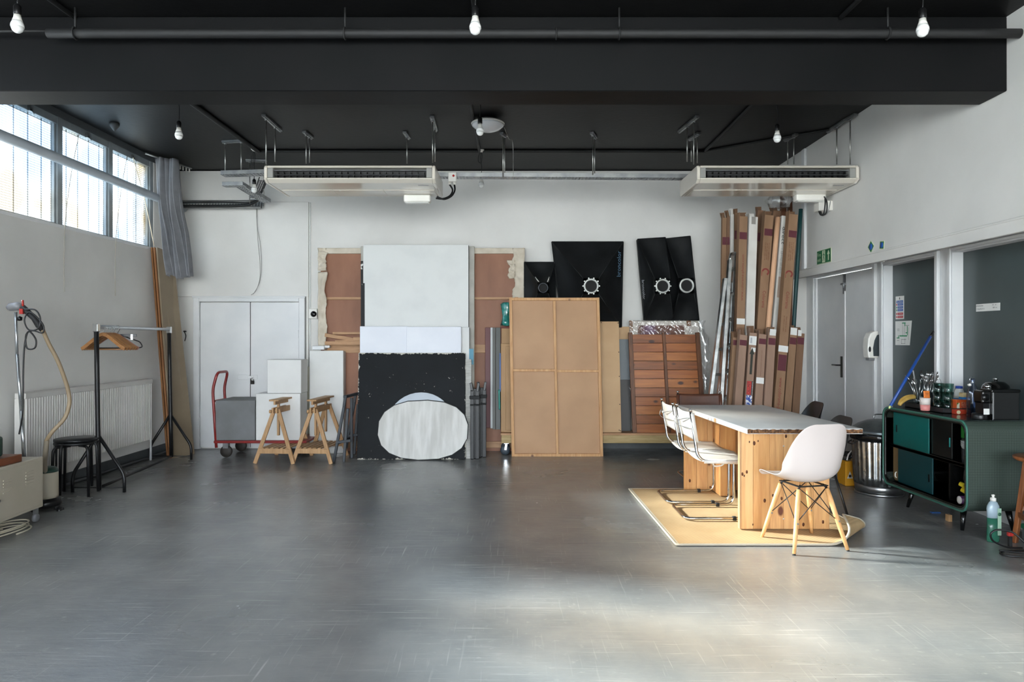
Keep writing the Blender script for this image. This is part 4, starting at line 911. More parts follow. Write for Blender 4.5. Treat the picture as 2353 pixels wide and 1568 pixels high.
s4 = sbox('black strip softbox with plain round ring, right one of the tall pair', ((1529, 549), (1586, 543), (1606, 736), (1545, 736)), (1577, 657), 8.47, 8.26, .088, ringw)
# ------------------------------------------------------------------ ladder
t = thing('aluminium_ladder', 'folded aluminium ladder leaning between wrapped canvas and cardboard boxes', 'ladder', (X_(1655, 7.5), 7.5, 0))
def sect(pt_n, pb_n, pt_f, pb_f, Yn, Yfar, Yt, n, cap=True):
    def base(px, pb, Y):   # extrapolate the drawn rail line to the floor
        (x1, y1), (x0, y0) = px, pb; g = CY+H*FPX/Y; return x0+(x0-x1)/(y0-y1)*(g-y0)
    bn, bf = base(pt_n, pb_n, Yn), base(pt_f, pb_f, Yfar)
    A_, B_ = V((X_(bn, Yn), Yn, 0)), P(pt_n[0], pt_n[1], Yn+Yt); C_, D_ = V((X_(bf, Yfar), Yfar, 0)), P(pt_f[0], pt_f[1], Yfar+Yt)
    for a, b in ((A_, B_), (C_, D_)):
        MB().bar(a, b, .036, .07, up=(0, 1, 0)).build('rail', alum, t, world=True, bev=.004)
    m_ = int(((B_-A_).length)/.28)
    for k in range(1, m_+1):
        f = (k*.28-.1)/(B_-A_).length; MB().bar(A_.lerp(B_, f), C_.lerp(D_, f), .03, .03).build('rung', alum, t, world=True)
    return A_, B_, C_, D_
s = sect((1666, 640), (1632, 914), (1681, 650), (1651, 914), 7.25, 7.55, .18, 8)
s = sect((1677, 597), (1657, 914), (1689, 588), (1670, 914), 7.18, 7.50, .25, 9)
MB().tube(fillet([s[1]+V((0, 0, -.02)), s[1]+V((.02, .02, .06)), s[3]+V((0, 0, .03)), s[3]+V((0, 0, -.05))], .05), .02, 8).build('top_hinge', alum, t, world=True)
# ------------------------------------------------------------------ long cardboard boxes
t_scr = {}
def lbox(label, pt, pb, w, Yt, Yf, m_=None, name='cardboard_box', depth=None, flaps=True, group='long cardboard boxes in the corner', cat='box', tube=False):
    m_ = m_ or cardboard
    g = CY+H*FPX/Yf; xf = pb[0]+(pb[0]-pt[0])/(pb[1]-pt[1])*(g-pb[1])
    A_ = V((X_(xf, Yf), Yf, 0)); B_ = P(pt[0], pt[1], Yt); W_ = w/FPX*(Yf+Yt)/2; D_ = depth or W_
    t = thing(name, label, cat, A_.to_tuple(), 0, group)
    ax = (B_-A_).normalized(); n = V((0, -1, 0)); n = (n-ax*n.dot(ax)).normalized(); r = ax.cross(n)
    if r.x < 0: r = -r
    c = V((0, D_/2, 0))
    if tube: MB().tube([A_+c, B_+c], W_/2, 20).build('tube', m_, t, world=True)
    else:
        MB().bar(A_-n*D_/2, B_-n*D_/2, W_, D_, up=tuple(n)).build('carton', m_, t, world=True, bev=.003)
        if flaps:
            h = .06+.03*random.random(); k = random.uniform(-.02, .02)
            MB().slab([B_-r*W_/2-n*D_*.98, B_+r*W_/2-n*D_*.98, B_+r*(W_/2+k)-n*D_*1.1+ax*h, B_-r*(W_/2-k)-n*D_*1.15+ax*h*.9], .004).build('flap', cardboard_b if m_ is not card_white else m_, t, world=True)
            MB().slab([B_-r*W_*.49-n*D_, B_-r*W_*.49, B_-r*W_*(.5+.1*k)+ax*h*.6-n*.01, B_-r*W_*.52-n*D_+ax*h*.7], .004).build('flap', m_, t, world=True)
    def at(py, u=0):     # point on the front face at photo row py
        lo, hi = 0.0, 1.0
        for _ in range(24):
            mid = (lo+hi)/2; p = A_.lerp(B_, mid); yy = CY-(p.z-H)/p.y*FPX
            if yy > py: lo = mid
            else: hi = mid
        return A_.lerp(B_, lo)+r*u*W_
    def patch(py, h, mm, nme='print', u=0, ww=.9, off=.0015):
        decal(nme, at(py, u), tuple(r), tuple(ax), W_*ww, h/FPX*Yf, mm, t, off)
    def wr(s_, py, len_px, hh, mm, down=False, u=0, nme='lettering', off=.0015):
        xd = ax if not down else -ax; yd = -r if not down else r
        text(s_, nme, at(py, u), tuple(xd), tuple(yd), W_*hh, mm, t, width=len_px/FPX*(Yf+Yt)/2, off=off)
    def scr(py, len_px, hh, mm, u=0, seed=1): scribble('fine_print', at(py, u), tuple(ax), tuple(-r), len_px/FPX*(Yf+Yt)/2, W_*hh, mm, t, seed)
    t_scr[t.name] = scr
    return t, at, patch, wr, W_, r, ax, n
# back row
lbox('narrow brown box top at the far left of the tall boxes', (1665, 500), (1662, 745), 10, 7.85, 7.75, cardboard)[2](554, 18, maroon)
lbox('second narrow brown box from the left of the tall boxes', (1675, 497), (1671, 745), 9, 7.84, 7.76, cardboard_b)[2](554, 18, maroon)
lbox('thin white cardboard box between narrow brown ones', (1683, 492), (1682, 745), 7.5, 7.80, 7.72, card_white)
lbox('brown box partly hidden just right of the thin white one', (1693, 489), (1690, 745), 10, 7.82, 7.7, cardboard)[2](540, 20, maroon)
lbox('dark brown box sunk behind the tall white one', (1748, 483), (1737, 745), 14, 7.75, 7.55, cardboard_b)[2](545, 20, maroon)
lbox('dark box behind the peach tube with an open top', (1786, 484), (1765, 745), 18, 7.78, 7.6, cardboard_b)
for i, (a, b, lab) in enumerate(((1795, 1807, 'left dark timber post rising behind the tall boxes'), (1812, 1826, 'right dark timber post rising behind the tall boxes'))):
    single('timber_post', MB().bar((X_((a+b)/2, 8.0)-.1, 7.95, 0), P((a+b)/2, 425, 8.05), X_(b, 8.0)-X_(a, 8.0), .05, up=(0, 1, 0)), brown_post, lab, 'timber post', 'dark timber posts')
# main tall row
t, at, patch, wr, *_ = lbox('tall brown box with a web address printed up its face, right of the ladder', (1709, 497), (1702, 745), 19, 7.5, 7.25)
patch(542, 17, maroon); wr('www.colorama-photo.com', 638, 108, .42, print_red, u=.05); patch(739, 14, label_white, 'label', ww=1.0)
t, at, patch, wr, *_ = lbox('tall white cardboard box among the brown ones', (1732, 498), (1724, 748), 20, 7.48, 7.22, card_white)
patch(507, 18, mat('torn_grey', '8b8680', .8), 'torn_patch', ww=.5)
t, at, patch, wr, *_ = lbox('tall brown box with maroon square and circular mark, left of peach tube', (1768, 494), (1750, 755), 21, 7.5, 7.2)
def cmark(at_fn, py, r, ax, W_, t):   # circular printed mark
    c = at_fn(py); m_ = MB(); n = r.cross(ax)*.0018; vs = []; K = 16
    for k in range(K+1):
        a = math.radians(-60+k*(235/K)); d = r*math.cos(a)+ax*math.sin(a); vs += [c+n+d*W_*.42, c+n+d*W_*.24]
    m_.add(vs, [(2*k, 2*k+1, 2*k+3, 2*k+2) for k in range(K)])
    m_.add([c+n-r*W_*.42-ax*W_*.5, c+n-r*W_*.36-ax*W_*.5, c+n-r*W_*.36+ax*W_*.1, c+n-r*W_*.42+ax*W_*.1], [(0, 1, 2, 3)])
    m_.build('printed_mark', print_red, t, world=True)
patch(534, 17, maroon, u=.03); cmark(at, 625, _[1], _[2], _[0], t); wr('Colorama', 688, 40, .5, print_red, down=True)
for k_, u_ in enumerate((-.2, 0, .2)): t_scr[t.name](578, 42, .13, print_brown, u_, k_+1)
lbox('peach coloured paper roll standing between the boxes', (1790, 499), (1768, 745), 11.5, 7.42, 7.15, peach, name='paper_roll', tube=True, cat='paper roll', group=None)
t, at, patch, wr, *_ = lbox('tall white tube box printed direct in black', (1803, 496), (1782, 750), 13, 7.46, 7.2, card_white, flaps=False)
wr('direct', 541, 42, .85, print_black, down=True, u=.05); t_scr[t.name](600, 60, .45, mat('faint_grey_print', 'b4b1ab', .7), 0, 4)
patch(660, 50, mat('torn_grey2', 'b09a8a', .8), 'torn_patch', ww=.6, u=.1)
# short row in front
def shortbox(label, pt, pb, w, m_=cardboard_p, Y=(7.12, 6.98)):
    return lbox(label, pt, pb, w, Y[0], Y[1], m_)
a1 = shortbox('short brown box at the left end of the front row', (1692, 776), (1681, 930), 15, cardboard, (7.25, 7.1)); a1[2](788, 12, maroon)
a2 = shortbox('second short box in the front row, broad plain face', (1709, 770), (1697, 930), 18); a2[2](788, 13, maroon)
a3 = shortbox('short box with black arrow and red and blue sticker', (1731, 765), (1720, 930), 17, cardboard_p)
a3[2](783, 21, label_white, 'shipping_label', ww=1.0); a3[2](804, 10, label_white, 'small_label', u=.15, ww=.6)
lm = mat('label_grey_print', '8e9096', .7)
for u_ in (-.3, -.22, -.14): decal('barcode', a3[1](783, u_), tuple(a3[5]), tuple(a3[6]), .004, .06, lm, a3[0], .003)
t, at, W_, r, ax = a3[0], a3[1], a3[4], a3[5], a3[6]
c = at(832); n = r.cross(ax)*.002
MB().add([c+n-r*W_*.16-ax*.13, c+n+r*W_*.16-ax*.13, c+n+r*W_*.16+ax*.09, c+n-r*W_*.16+ax*.09, c+n-r*W_*.34+ax*.08, c+n+r*W_*.34+ax*.08, c+n+ax*.15], [(0, 1, 2, 3), (4, 5, 6)]).build('printed_arrow', mat('arrow_green_black', '2b2f26', .7), t, world=True)
a3[2](892, 32, mat('sticker_black', '17171a', .5), 'sticker', ww=.86); a3[2](892, 31, mat('sticker_red', 'c0332a', .5), 'sticker', ww=.58, u=-.1, off=.0025)
a3[3]('CALUMET', 892, 28, .6, mat('sticker_dark', '1a1416', .5), u=-.1, off=.004); a3[3]('PHOTOGRAPHIC', 892, 30, .16, label_white, u=.36, off=.004)
a3[2](920, 22, mat('sticker_multi', 'd8dce0', .5, c2='2a4a9a', scale=45, mixr=(.48, .52)), 'sticker', ww=.8)
a4 = shortbox('short box with white address label half way down', (1753, 768), (1743, 930), 18); a4[2](785, 13, maroon); a4[2](875, 14, label_white, 'label', ww=1.0, off=.002)
a4[3]('www.colorama-photo.com', 835, 60, .2, print_brown); 
a5 = shortbox('short box with white barcode label stuck at its top', (1775, 764), (1765, 930), 18, cardboard_p, (7.1, 6.96)); a5[2](785, 16, maroon); a5[2](758, 15, label_white, 'label', ww=.8, u=.05)
# the frontmost tall box
t, at, patch, wr, W_, r, ax, n = lbox('frontmost tall brown box with maroon panel and large vertical web address', (1824, 492), (1803, 760), 21, 7.3, 6.94)
patch(538, 17, maroon, u=.05); cmark(at, 630, r, ax, W_, t); wr('Colorama', 690, 40, .5, print_red, down=True)
for k_, u_ in enumerate((-.2, 0, .2)): t_scr[t.name](578, 44, .13, print_brown, u_, k_+5)
for k_, u_ in enumerate((-.15, .1)): t_scr[t.name](745, 36, .12, print_brown, u_, k_+9)
patch(802, 15, label_white, 'label', ww=1.05); patch(834, 38, maroon, 'print', ww=.9); wr('www.colorama-photo.com', 925, 112, .5, print_red, down=True)
cm2 = None
lbox('dark teal paper roll leaning in the corner by the right wall', (1842, 480), (1826, 745), 9, 7.5, 7.3, teal_dark, name='paper_roll', tube=True, cat='paper roll', group=None)
a6 = shortbox('short box right of the frontmost tall one, label at its top', (1824, 762), (1811, 930), 17, cardboard, (7.2, 7.05)); a6[2](784, 16, maroon); a6[2](752, 17, label_white, 'label', ww=.9)
a7 = shortbox('rightmost short box in the front row', (1841, 766), (1830, 930), 17, cardboard_b, (7.22, 7.06)); a7[2](784, 16, maroon); a7[2](766, 14, label_white, 'label', ww=.5, u=-.2)
single('plastic_bag', MB().lathe([(.02, 0), (.11, .02), (.13, .10), (.09, .16), (.05, .19)], P(1790, 480, 7.7), 16, f=lambda a, z: 1+.2*math.sin(4*a+30*z)), film, 'crumpled clear plastic bag on top of the tall boxes', 'plastic bag')
# ------------------------------------------------------------------ air conditioners
dk_ac = mat('ac_outlet_dark', '141415', .5)
ac_grey = mat('ac_outlet_frame', '8a8985', .4)
def aircon(label, x0, x1, rz=0):
    t = thing('air_conditioner', label, 'air conditioner', ((x0+x1)/2, 6.76, 2.868), 0, 'ceiling air conditioners')
    yf, yb, z0, z1 = 6.42, 7.10, 2.868, 3.026
    # casing: C-shaped section around the outlet
    m = MB(); sec = [(yf, z1-.022), (yf+.012, z1), (yb, z1), (yb, z0+.02), (yb-.02, z0), (yf+.05, z0), (yf-.006, z0+.030), (yf, z0+.040), (yf+.13, z0+.040), (yf+.13, z1-.022)]
    m.prism(sec, (x0+.03, 0, 0), (0, 1, 0), (0, 0, 1), (x1-x0-.06, 0, 0)); m.build('casing', ac_plastic, t, world=True, bev=.004)
    for xx, s in ((x0, 1), (x1, -1)):
        MB().prism([(yf, z0+.04), (yf+.0, z1-.02), (yf+.02, z1+.002), (yb, z1+.002), (yb, z0+.02), (yb-.02, z0-.004), (yf+.05, z0-.004), (yf-.01, z0+.028)], (xx, 0, 0), (0, 1, 0), (0, 0, 1), (s*.03, 0, 0)).build('end_panel', ac_plastic, t, world=True, bev=.008, seg=2)
        MB().bx(min(xx+s*.03, xx+s*.085), max(xx+s*.03, xx+s*.085), yf+.006, yf+.1, z0+.04, z1-.022).build('outlet_cheek', ac_grey, t, world=True, bev=.006)
    MB().bx(x0+.085, x1-.085, yf+.09, yf+.125, z0+.04, z1-.022).build('outlet_back', dk_ac, t, world=True)
    MB().bx(x0+.085, x1-.085, yf+.02, yf+.06, z1-.045, z1-.038).build('vane', grey_plastic, t, world=True, bev=.002)
    MB().bar((x0+.1, yf+.03, z0+.075), (x1-.1, yf+.03, z0+.075), .035, .006, up=(0, -.4, 1)).build('vane', mat('vane_dark', '333436', .3), t, world=True)
    f = MB(); n = 24
    for k in range(n):
        x = x0+.11+(x1-x0-.22)*k/(n-1); f.bx(x-.002, x+.002, yf+.04, yf+.09, z0+.045, z1-.05)
    tag(f.build('fins', dk_ac, t, world=True), kind='stuff')
    w = (x1-x0-.10)/3
    for k in range(3):
        MB().bx(x0+.05+w*k+.002, x0+.05+w*(k+1)-.002, yf+.34, yb-.05, z0-.006, z0+.0).build('intake_panel', ac_plastic, t, world=True, bev=.002)
        MB().lathe([(.006, 0), (.006, .003), (0, .004)], (x0+.12+w*k, yf+.36, z0-.009), 8).build('panel_screw', galv, t, world=True)
    MB().bx(x1-.18, x1-.08, yf+.14, yf+.15, z0-.003, z0).build('name_plate', grey_plastic, t, world=True)
aircon('left ceiling-hung cream air conditioner with dark front outlet', X_(606, 6.42), X_(1000, 6.42))
aircon('right ceiling-hung cream air conditioner next to the right wall', X_(1602, 6.42)-.0, X_(1975, 6.42)-.0)
def Yc(py): return (ZC-H)*FPX/(CY-py)   # depth of a ceiling point seen at row py
def rodset(label, a, b, rods, group='threaded rod hangers'):
    A_ = V((X_(a[0], Yc(a[1])), Yc(a[1]), ZC)); B_ = V((X_(b[0], Yc(b[1])), Yc(b[1]), ZC))
    t = thing('rod_hanger', label, 'hanger bracket', tuple((A_+B_)/2), 0, group)
    d = V((0, 0, -.012)); e = (B_-A_).normalized()*.03
    MB().bar(A_-e+d, B_+e+d, .042, .022).bar(A_-e+d*2.3, B_+e+d*2.3, .02, .008).build('channel', galv, t, world=True, bev=.002)
    for px, pyb, f in rods:
        p = A_.lerp(B_, f); zb = Z_(pyb, p.y)
        MB().tube([(p.x, p.y, ZC-.02), (p.x, p.y, zb)], .0065, 6).build('threaded_rod', rodm, t, world=True)
        MB().lathe([(.014, -.012), (.014, 0), (.0, .001)], (p.x, p.y, ZC-.028), 6).build('nut', galv, t, world=True)
rodset('left front rod hanger of left air conditioner', (608, 264), (642, 295), ((613, 378, .1), (631, 372, .7)))
rodset('small bracket with two rods above the left air conditioner', (701, 302), (714, 312), ((703, 376, .2), (711, 374, .8)))
rodset('small bracket with one rod above the left unit, right of its middle', (931, 303), (938, 313), ((934, 376, .6),))
rodset('right front rod hanger of the left air conditioner', (993, 267), (1001, 295), ((995, 374, .15), (999, 372, .8)))
rodset('bracket with two rods left of the left air conditioner, over tray end', (517, 323), (555, 321), ((518, 393, .02), (554, 393, .98)))
rodset('low bracket with two rods behind the left unit end', (571, 366), (607, 367), ((574, 468, .08), (606, 462, .98)))
rodset('bracket with long rods beside the round ceiling light', (1155, 305), (1160, 308), ((1156, 410, .2), (1159, 412, .9)))
rodset('bracket with two rods in mid ceiling between the air conditioners', (1361, 304), (1367, 312), ((1361, 402, .2), (1367, 402, .9)))
rodset('left front rod hanger of right air conditioner', (1563, 298), (1600, 267), ((1577, 372, .45), (1594, 378, .85)))
rodset('smaller bracket with rods behind the left end of the right unit', (1587, 316), (1604, 305), ((1589, 372, .1), (1603, 375, .9)))
rodset('bracket with two rods above the middle of the right unit', (1807, 318), (1827, 308), ((1810, 378, .15), (1824, 378, .85)))
rodset('farther wall-side rod hanger above the right unit', (1905, 298), (1938, 276), ((1928, 378, .55),))
rodset('nearer wall-side rod hanger above the right unit', (1940, 275), (1963, 262), ((1955, 378, .6),))
# ------------------------------------------------------------------ cable trays
def tray(name, label, p0, p1, w, up=(0, 0, 1), cables=2, kind_m=galv):
    p0, p1 = V(p0), V(p1); a = (p1-p0); L = a.length; a.normalize(); u = V(up); r = a.cross(u).normalized(); u = r.cross(a)
    t = thing(name, label, 'cable tray', tuple(p0))
    MB().bar(p0+r*w/2, p1+r*w/2, .003, .04, up=tuple(u)).bar(p0+r*w/2+u*.02-r*.004, p1+r*w/2+u*.02-r*.004, .01, .003, up=tuple(u)).build('side_rail', kind_m, t, world=True)
    MB().bar(p0-r*w/2, p1-r*w/2, .003, .04, up=tuple(u)).bar(p0-r*w/2+u*.02+r*.004, p1-r*w/2+u*.02+r*.004, .01, .003, up=tuple(u)).build('side_rail', kind_m, t, world=True)
    b = MB(); n = int(L/.035)
    for k in range(n+1):
        c = p0+a*(L*k/n)-u*.018; b.bar(c-r*w/2, c+r*w/2, .014, .003)
    for q in (-.25, 0, .25): b.bar(p0+r*w*q-u*.018, p1+r*w*q-u*.018, w*.09, .003)
    tag(b.build('perforated_base', kind_m, t, world=True), kind='stuff')
    for k in range(cables):
        off = r*(w*(-.25+.5*k/max(1, cables-1)))
        pts = [p0+off+a*(L*i/14)+u*(.004+.012*math.sin(i*1.7+k*2)) for i in range(15)]
        MB().tube(smooth_path(pts, 2), .008, 6).build('cable', black_cable, t, world=True)
    return t
tray('cable_tray', 'long perforated steel cable tray running between the two air conditioners', P(985, 404, 7.17), P(1640, 408, 7.17), .12)
tray('cable_tray', 'short perforated tray left of the left air conditioner, with black cables', P(513, 400, 7.34), P(615, 397, 7.34), .13, cables=4)
tray('cable_tray', 'lower short tray end hanging left of the left unit', P(515, 425, 7.5), P(562, 424, 7.5), .10, cables=0)
tray('cable_tray', 'sloping perforated tray dropping towards the back wall', P(545, 421, 7.6), P(612, 462, 8.2), .11, cables=1)
tray('cable_tray', 'dark steep tray piece behind the left unit end', P(605, 412, 7.9), P(588, 452, 8.4), .09, cables=0, kind_m=mat('dark_tray', '3a3a3a', .4, .6))
tray('cable_tray', 'low tray carrying thick black cables from curtain to tray junction', P(414, 470, 8.45), P(600, 470, 8.45), .09, up=(0, -1, .35), cables=0)
single('black_cable', MB().tube(smooth_path([P(395, 474, 8.3), P(430, 474, 8.38), P(500, 474, 8.38), P(562, 472, 8.38), P(583, 466, 8.35), P(596, 458, 8.3)], 5), .018, 8), black_cable, 'thick black cable along the lower edge of the low tray', 'cable')
single('black_cable', MB().tube(smooth_path([P(395, 467, 8.3), P(440, 466, 8.38), P(500, 465, 8.38), P(570, 466, 8.4), P(590, 460, 8.35)], 5), .009, 6), black_cable, 'thinner black cable along the upper edge of the low tray', 'cable')
t = thing('tray_plate', 'galvanised perforated plate fixed at the tray junction on the wall', 'plate', P(600, 476, 8.6).to_tuple())
MB().bx(X_(585, 8.6), X_(606, 8.6), 8.6, 8.605, Z_(474, 8.6), Z_(464, 8.6)).build('plate', galv, t, world=True)
MB().bar(P(573, 452, 8.3), P(607, 452, 8.3), .03, .02).bar(P(573, 458, 8.3), P(612, 460, 8.3), .03, .01).build('strut', galv, t, world=True)
for i, (pts, lab) in enumerate((([(589, 475), (590, 510), (593, 560), (597, 600), (597, 640), (588, 668), (577, 678)], 'left thin wire hanging down the wall from the tray junction'), ([(591, 475), (591, 520), (598, 560), (601, 610), (596, 650), (582, 676)], 'right thin wire hanging down the wall from the tray junction'))):
    single('hanging_wire', MB().tube(smooth_path([P(x, y, 8.57) for x, y in pts], 5), .0028, 5), mat('grey_wire', '86847f', .6), lab, 'wire')
# junction box and cables at right end of left unit
t = thing('junction_box', 'white junction box with red mark clipped to the long tray', 'junction box', P(1039, 420, 7.09).to_tuple())
MB().bx(X_(1030, 7.08), X_(1049, 7.08), 7.06, 7.11, Z_(418, 7.08), Z_(397, 7.08)).build('box', white_plastic, t, world=True, bev=.005)
MB().lathe([(.012, 0), (.012, .004), (0, .005)], P(1042, 404, 7.058), 10, Matrix.Rotation(math.pi/2, 3, 'X')).build('red_mark', mat('red_mark', 'c4302b', .5), t, world=True)
for x in (1033, 1044): MB().tube([P(x, 418, 7.09), P(x, 425, 7.09)], .014, 8).build('gland', white_plastic, t, world=True)
for i, q in enumerate(([(1033, 424), (1040, 437), (1034, 450), (1018, 457), (1002, 456)], [(1044, 424), (1045, 438), (1037, 451), (1020, 458), (1004, 452)])):
    single('black_cable', MB().tube(smooth_path([P(x, y, 7.09-.04*k) for k, (x, y) in enumerate(q)], 6), .009, 6), black_cable, ('inner' if i == 0 else 'outer')+' black cable looping from the junction box to the left unit', 'cable')
for lab, (x0, x1, y0, y1), Y in (('white emergency light under the right end of the left unit', (929, 990, 454, 466), 7.0), ('white emergency light under the right air conditioner', (1826, 1894, 453, 463), 7.0)):
    t = thing('emergency_light', lab, 'light fitting', P((x0+x1)/2, y1, Y).to_tuple(), 0, 'slim emergency lights')
    MB().bx(X_(x0, Y), X_(x1, Y), Y-.05, Y+.05, Z_(y1, Y), Z_(y0, Y)+.02).build('body', white_plastic, t, world=True, bev=.012, seg=2)
    MB().bx(X_(x0+4, Y), X_(x1-4, Y), Y-.04, Y+.04, Z_(y1, Y)-.01, Z_(y1, Y)).build('diffuser', mat('soft_white', 'd8d8d4', .3), t, world=True, bev=.005)
t = thing('cable_box', 'white wall box with looping black cables below right unit', 'junction box', (3.2, 6.75, 2.7))
MB().bx(X_(1877, 7.05), RX, 7.0, 7.12, Z_(486, 7.05), Z_(463, 7.05)).build('box', white_plastic, t, world=True, bev=.006)
for i, q in enumerate(([(1882, 486), (1886, 494), (1893, 490), (1896, 470), (1896, 455)], [(1886, 486), (1889, 495), (1899, 488), (1900, 465), (1894, 452)], [(1888, 495), (1900, 492), (1906, 475), (1908, 462)])):
    MB().tube(smooth_path([P(x, y, 6.93-.03*k_) for k_, (x, y) in enumerate(q)], 6), .008 if i < 2 else .004, 6).build('cable', black_cable if i < 2 else galv, t, world=True)
# ------------------------------------------------------------------ conduits on ceiling
cdm = mat('black_painted_conduit', '161617', .65)
for (xa, ya), (xb, yb), r, lab in (((-2.9, 4.8), (-2.9, 7.72), .022, 'black ceiling conduit left, running towards the back wall'), ((-.4, 4.8), (-.4, 7.72), .016, 'black ceiling conduit in the middle of the ceiling'), ((2.15, 4.8), (2.15, 7.72), .016, 'black ceiling conduit right, running towards the back wall'),
        ((-2.9, 7.73), (2.15, 7.73), .016, 'black ceiling conduit running crosswise between the lamp points'), ((2.15, 7.73), (3.24, 6.9), .012, 'thin black ceiling cable slanting to the right wall'),
        ((-2.9, -4), (-2.9, 4.5), .016, 'black conduit above the front left bulb'), ((-.26, -4), (-.26, 4.5), .016, 'black conduit above the front middle bulb'), ((2.15, -4), (2.15, 4.5), .016, 'black conduit above the front right bulb')):
    single('ceiling_conduit', MB().tube([(xa, ya, ZC-r), (xb, yb, ZC-r)], r, 8), cdm, lab, 'conduit')
# pipe in front of the beam
t = thing('beam_pipe', 'long black pipe clipped along the front of the ceiling beam', 'pipe', (0, 4.40, 3.38))
zl, zr = Z_(77, 4.40), Z_(77, 4.40)
MB().tube([(X_(110, 4.40), 4.40, zl), (RX-.005, 4.40, zr)], .03, 14).build('pipe', cdm, t, world=True)
MB().tube([(LX+.02, 4.40, zl+.015), (X_(110, 4.40), 4.40, zl+.015)], .009, 8).build('thin_pipe', cdm, t, world=True)
for px in (173, 793, 1278, 1423, 2040):
    x = X_(px, 4.40)
    MB().tube([(x+.0, 4.40+.036*math.cos(a), zl+.036*math.sin(a)) for a in [2*math.pi*k/14 for k in range(14)]], .006, 5, True).build('clip', cdm, t, world=True)
    if px != 1278: MB().tube([(x, 4.40, zl+.03), (x, 4.40, ZC)], .007, 6).build('clip_rod', cdm, t, world=True)
# ------------------------------------------------------------------ pendant bulbs
bulb_m = mat('frosted_bulb', 'ececea', .25, c2='e6e6e3')
bulb_neck = mat('bulb_collar', 'd9d6cf', .4)
def pendant(label, px, py, X, Y, loop=True):   # px,py = bulb centre
    x = X_(px, Y) if X is None else X; z = Z_(py, Y)
    t = thing('pendant_bulb', label, 'light bulb', (x, Y, z-.03), 0, 'bare pendant bulbs')
    prof = [(0, -.003), (.015, 0), (.026, .010), (.0325, .030), (.030, .048), (.021, .066), (.0165, .082), (.0150, .095)]
    MB().lathe([(.0, -.003), (.0135, 0), (.0245, .009), (.0325, .030)], (0, 0, 0), 20).lathe([(.0325, .030), (.0315, .044), (.025, .062)], (0, 0, 0), 20).build('bulb', bulb_m, t)
    MB().lathe([(.025, .062), (.019, .08), (.0165, .098)], (0, 0, 0), 20).build('collar', bulb_neck, t)
    MB().lathe([(.0175, .096), (.0195, .10), (.0195, .14), (.012, .152), (.006, .156)], (0, 0, 0), 16).build('socket', black_plastic, t)
    top = ZC-(z-.03)
    pts = [(0, 0, .15), (.003, 0, .15+(top-.15)*.35), (-.012, .0, .15+(top-.15)*.65), (.0, 0, top)]
    MB().tube(smooth_path(pts, 5), .0035, 6).build('flex', black_cable, t)
    if loop:
        h = top-.15
        lp = [(.0, 0, .15+h*.45), (-.03, .005, .15+h*.5), (-.034, .01, .15+h*.72), (-.008, .0, .15+h*.92), (.008, 0, .15+h*.75), (.0, 0, .15+h*.45)]
        MB().tube(smooth_path(lp, 5), .0035, 6).build('flex_loop', black_cable, t)
    MB().lathe([(.02, top), (.035, top), (.035, top-.008), (.012, top-.03), (.0, top-.03)], (0, 0, 0), 14).build('ceiling_rose', cdm if Y < 7 else white_plastic, t)
    return t
pendant('front left bare bulb, hanging in the top left corner', 40, 62, None, 3.7, False)
pendant('front middle bare bulb in front of the beam', 1092, 66, None, 3.7, False)
pendant('front right bare bulb in front of the beam', 2120, 71, None, 3.7, False)
pendant('bare bulb behind the beam at the left, near the windows', 411, 312, None, 5.7)
pendant('bare bulb in front of the round ceiling light', 1103, 303, None, 5.7, False)
pendant('bare bulb behind the beam at the right', 1786, 319, None, 5.75, False)
pendant('small far bulb hanging in front of the sloping cable tray', 584, 437, None, 7.68)
pendant('small far bulb hanging before the long cable tray', 1106, 425, None, 7.72)
# round dome light
t = thing('dome_light', 'round white dome light fixed under the black ceiling', 'ceiling light', (X_(1121, 6.62), 6.62, 3.44))
MB().lathe([(.04, .09), (.05, .07), (.0, .07)], (0, 0, 0), 16).build('mount', black_plastic, t)
MB().lathe([(.0, .075), (.10, .075), (.150, .05), (.163, .04), (.160, .028)], (0, 0, 0), 36).build('housing', white_plastic, t)
MB().lathe([(.160, .030), (.150, .012), (.11, -.018), (.06, -.034), (.0, -.04)], (0, 0, 0), 36).build('diffuser', mat('opal_diffuser', 'dcdde0', .12, coat=.4), t)
MB().tube(smooth_path([(.16, 0, .0), (.2, .3, -.02), (.24, .42, -.03), (.245, .45, -.4)], 6), .0025, 5).build('flex', rodm, t)
t = thing('ceiling_sensor', 'small dark cone-shaped sensor on the ceiling near the windows', 'sensor', (X_(263, 6.77), 6.77, ZC-.08))
MB().lathe([(.0, .0), (.015, .012), (.042, .05), (.046, .06), (.046, .08)], (0, 0, 0), 20).build('cone', mat('sensor_grey', '4a4c4e', .5), t)
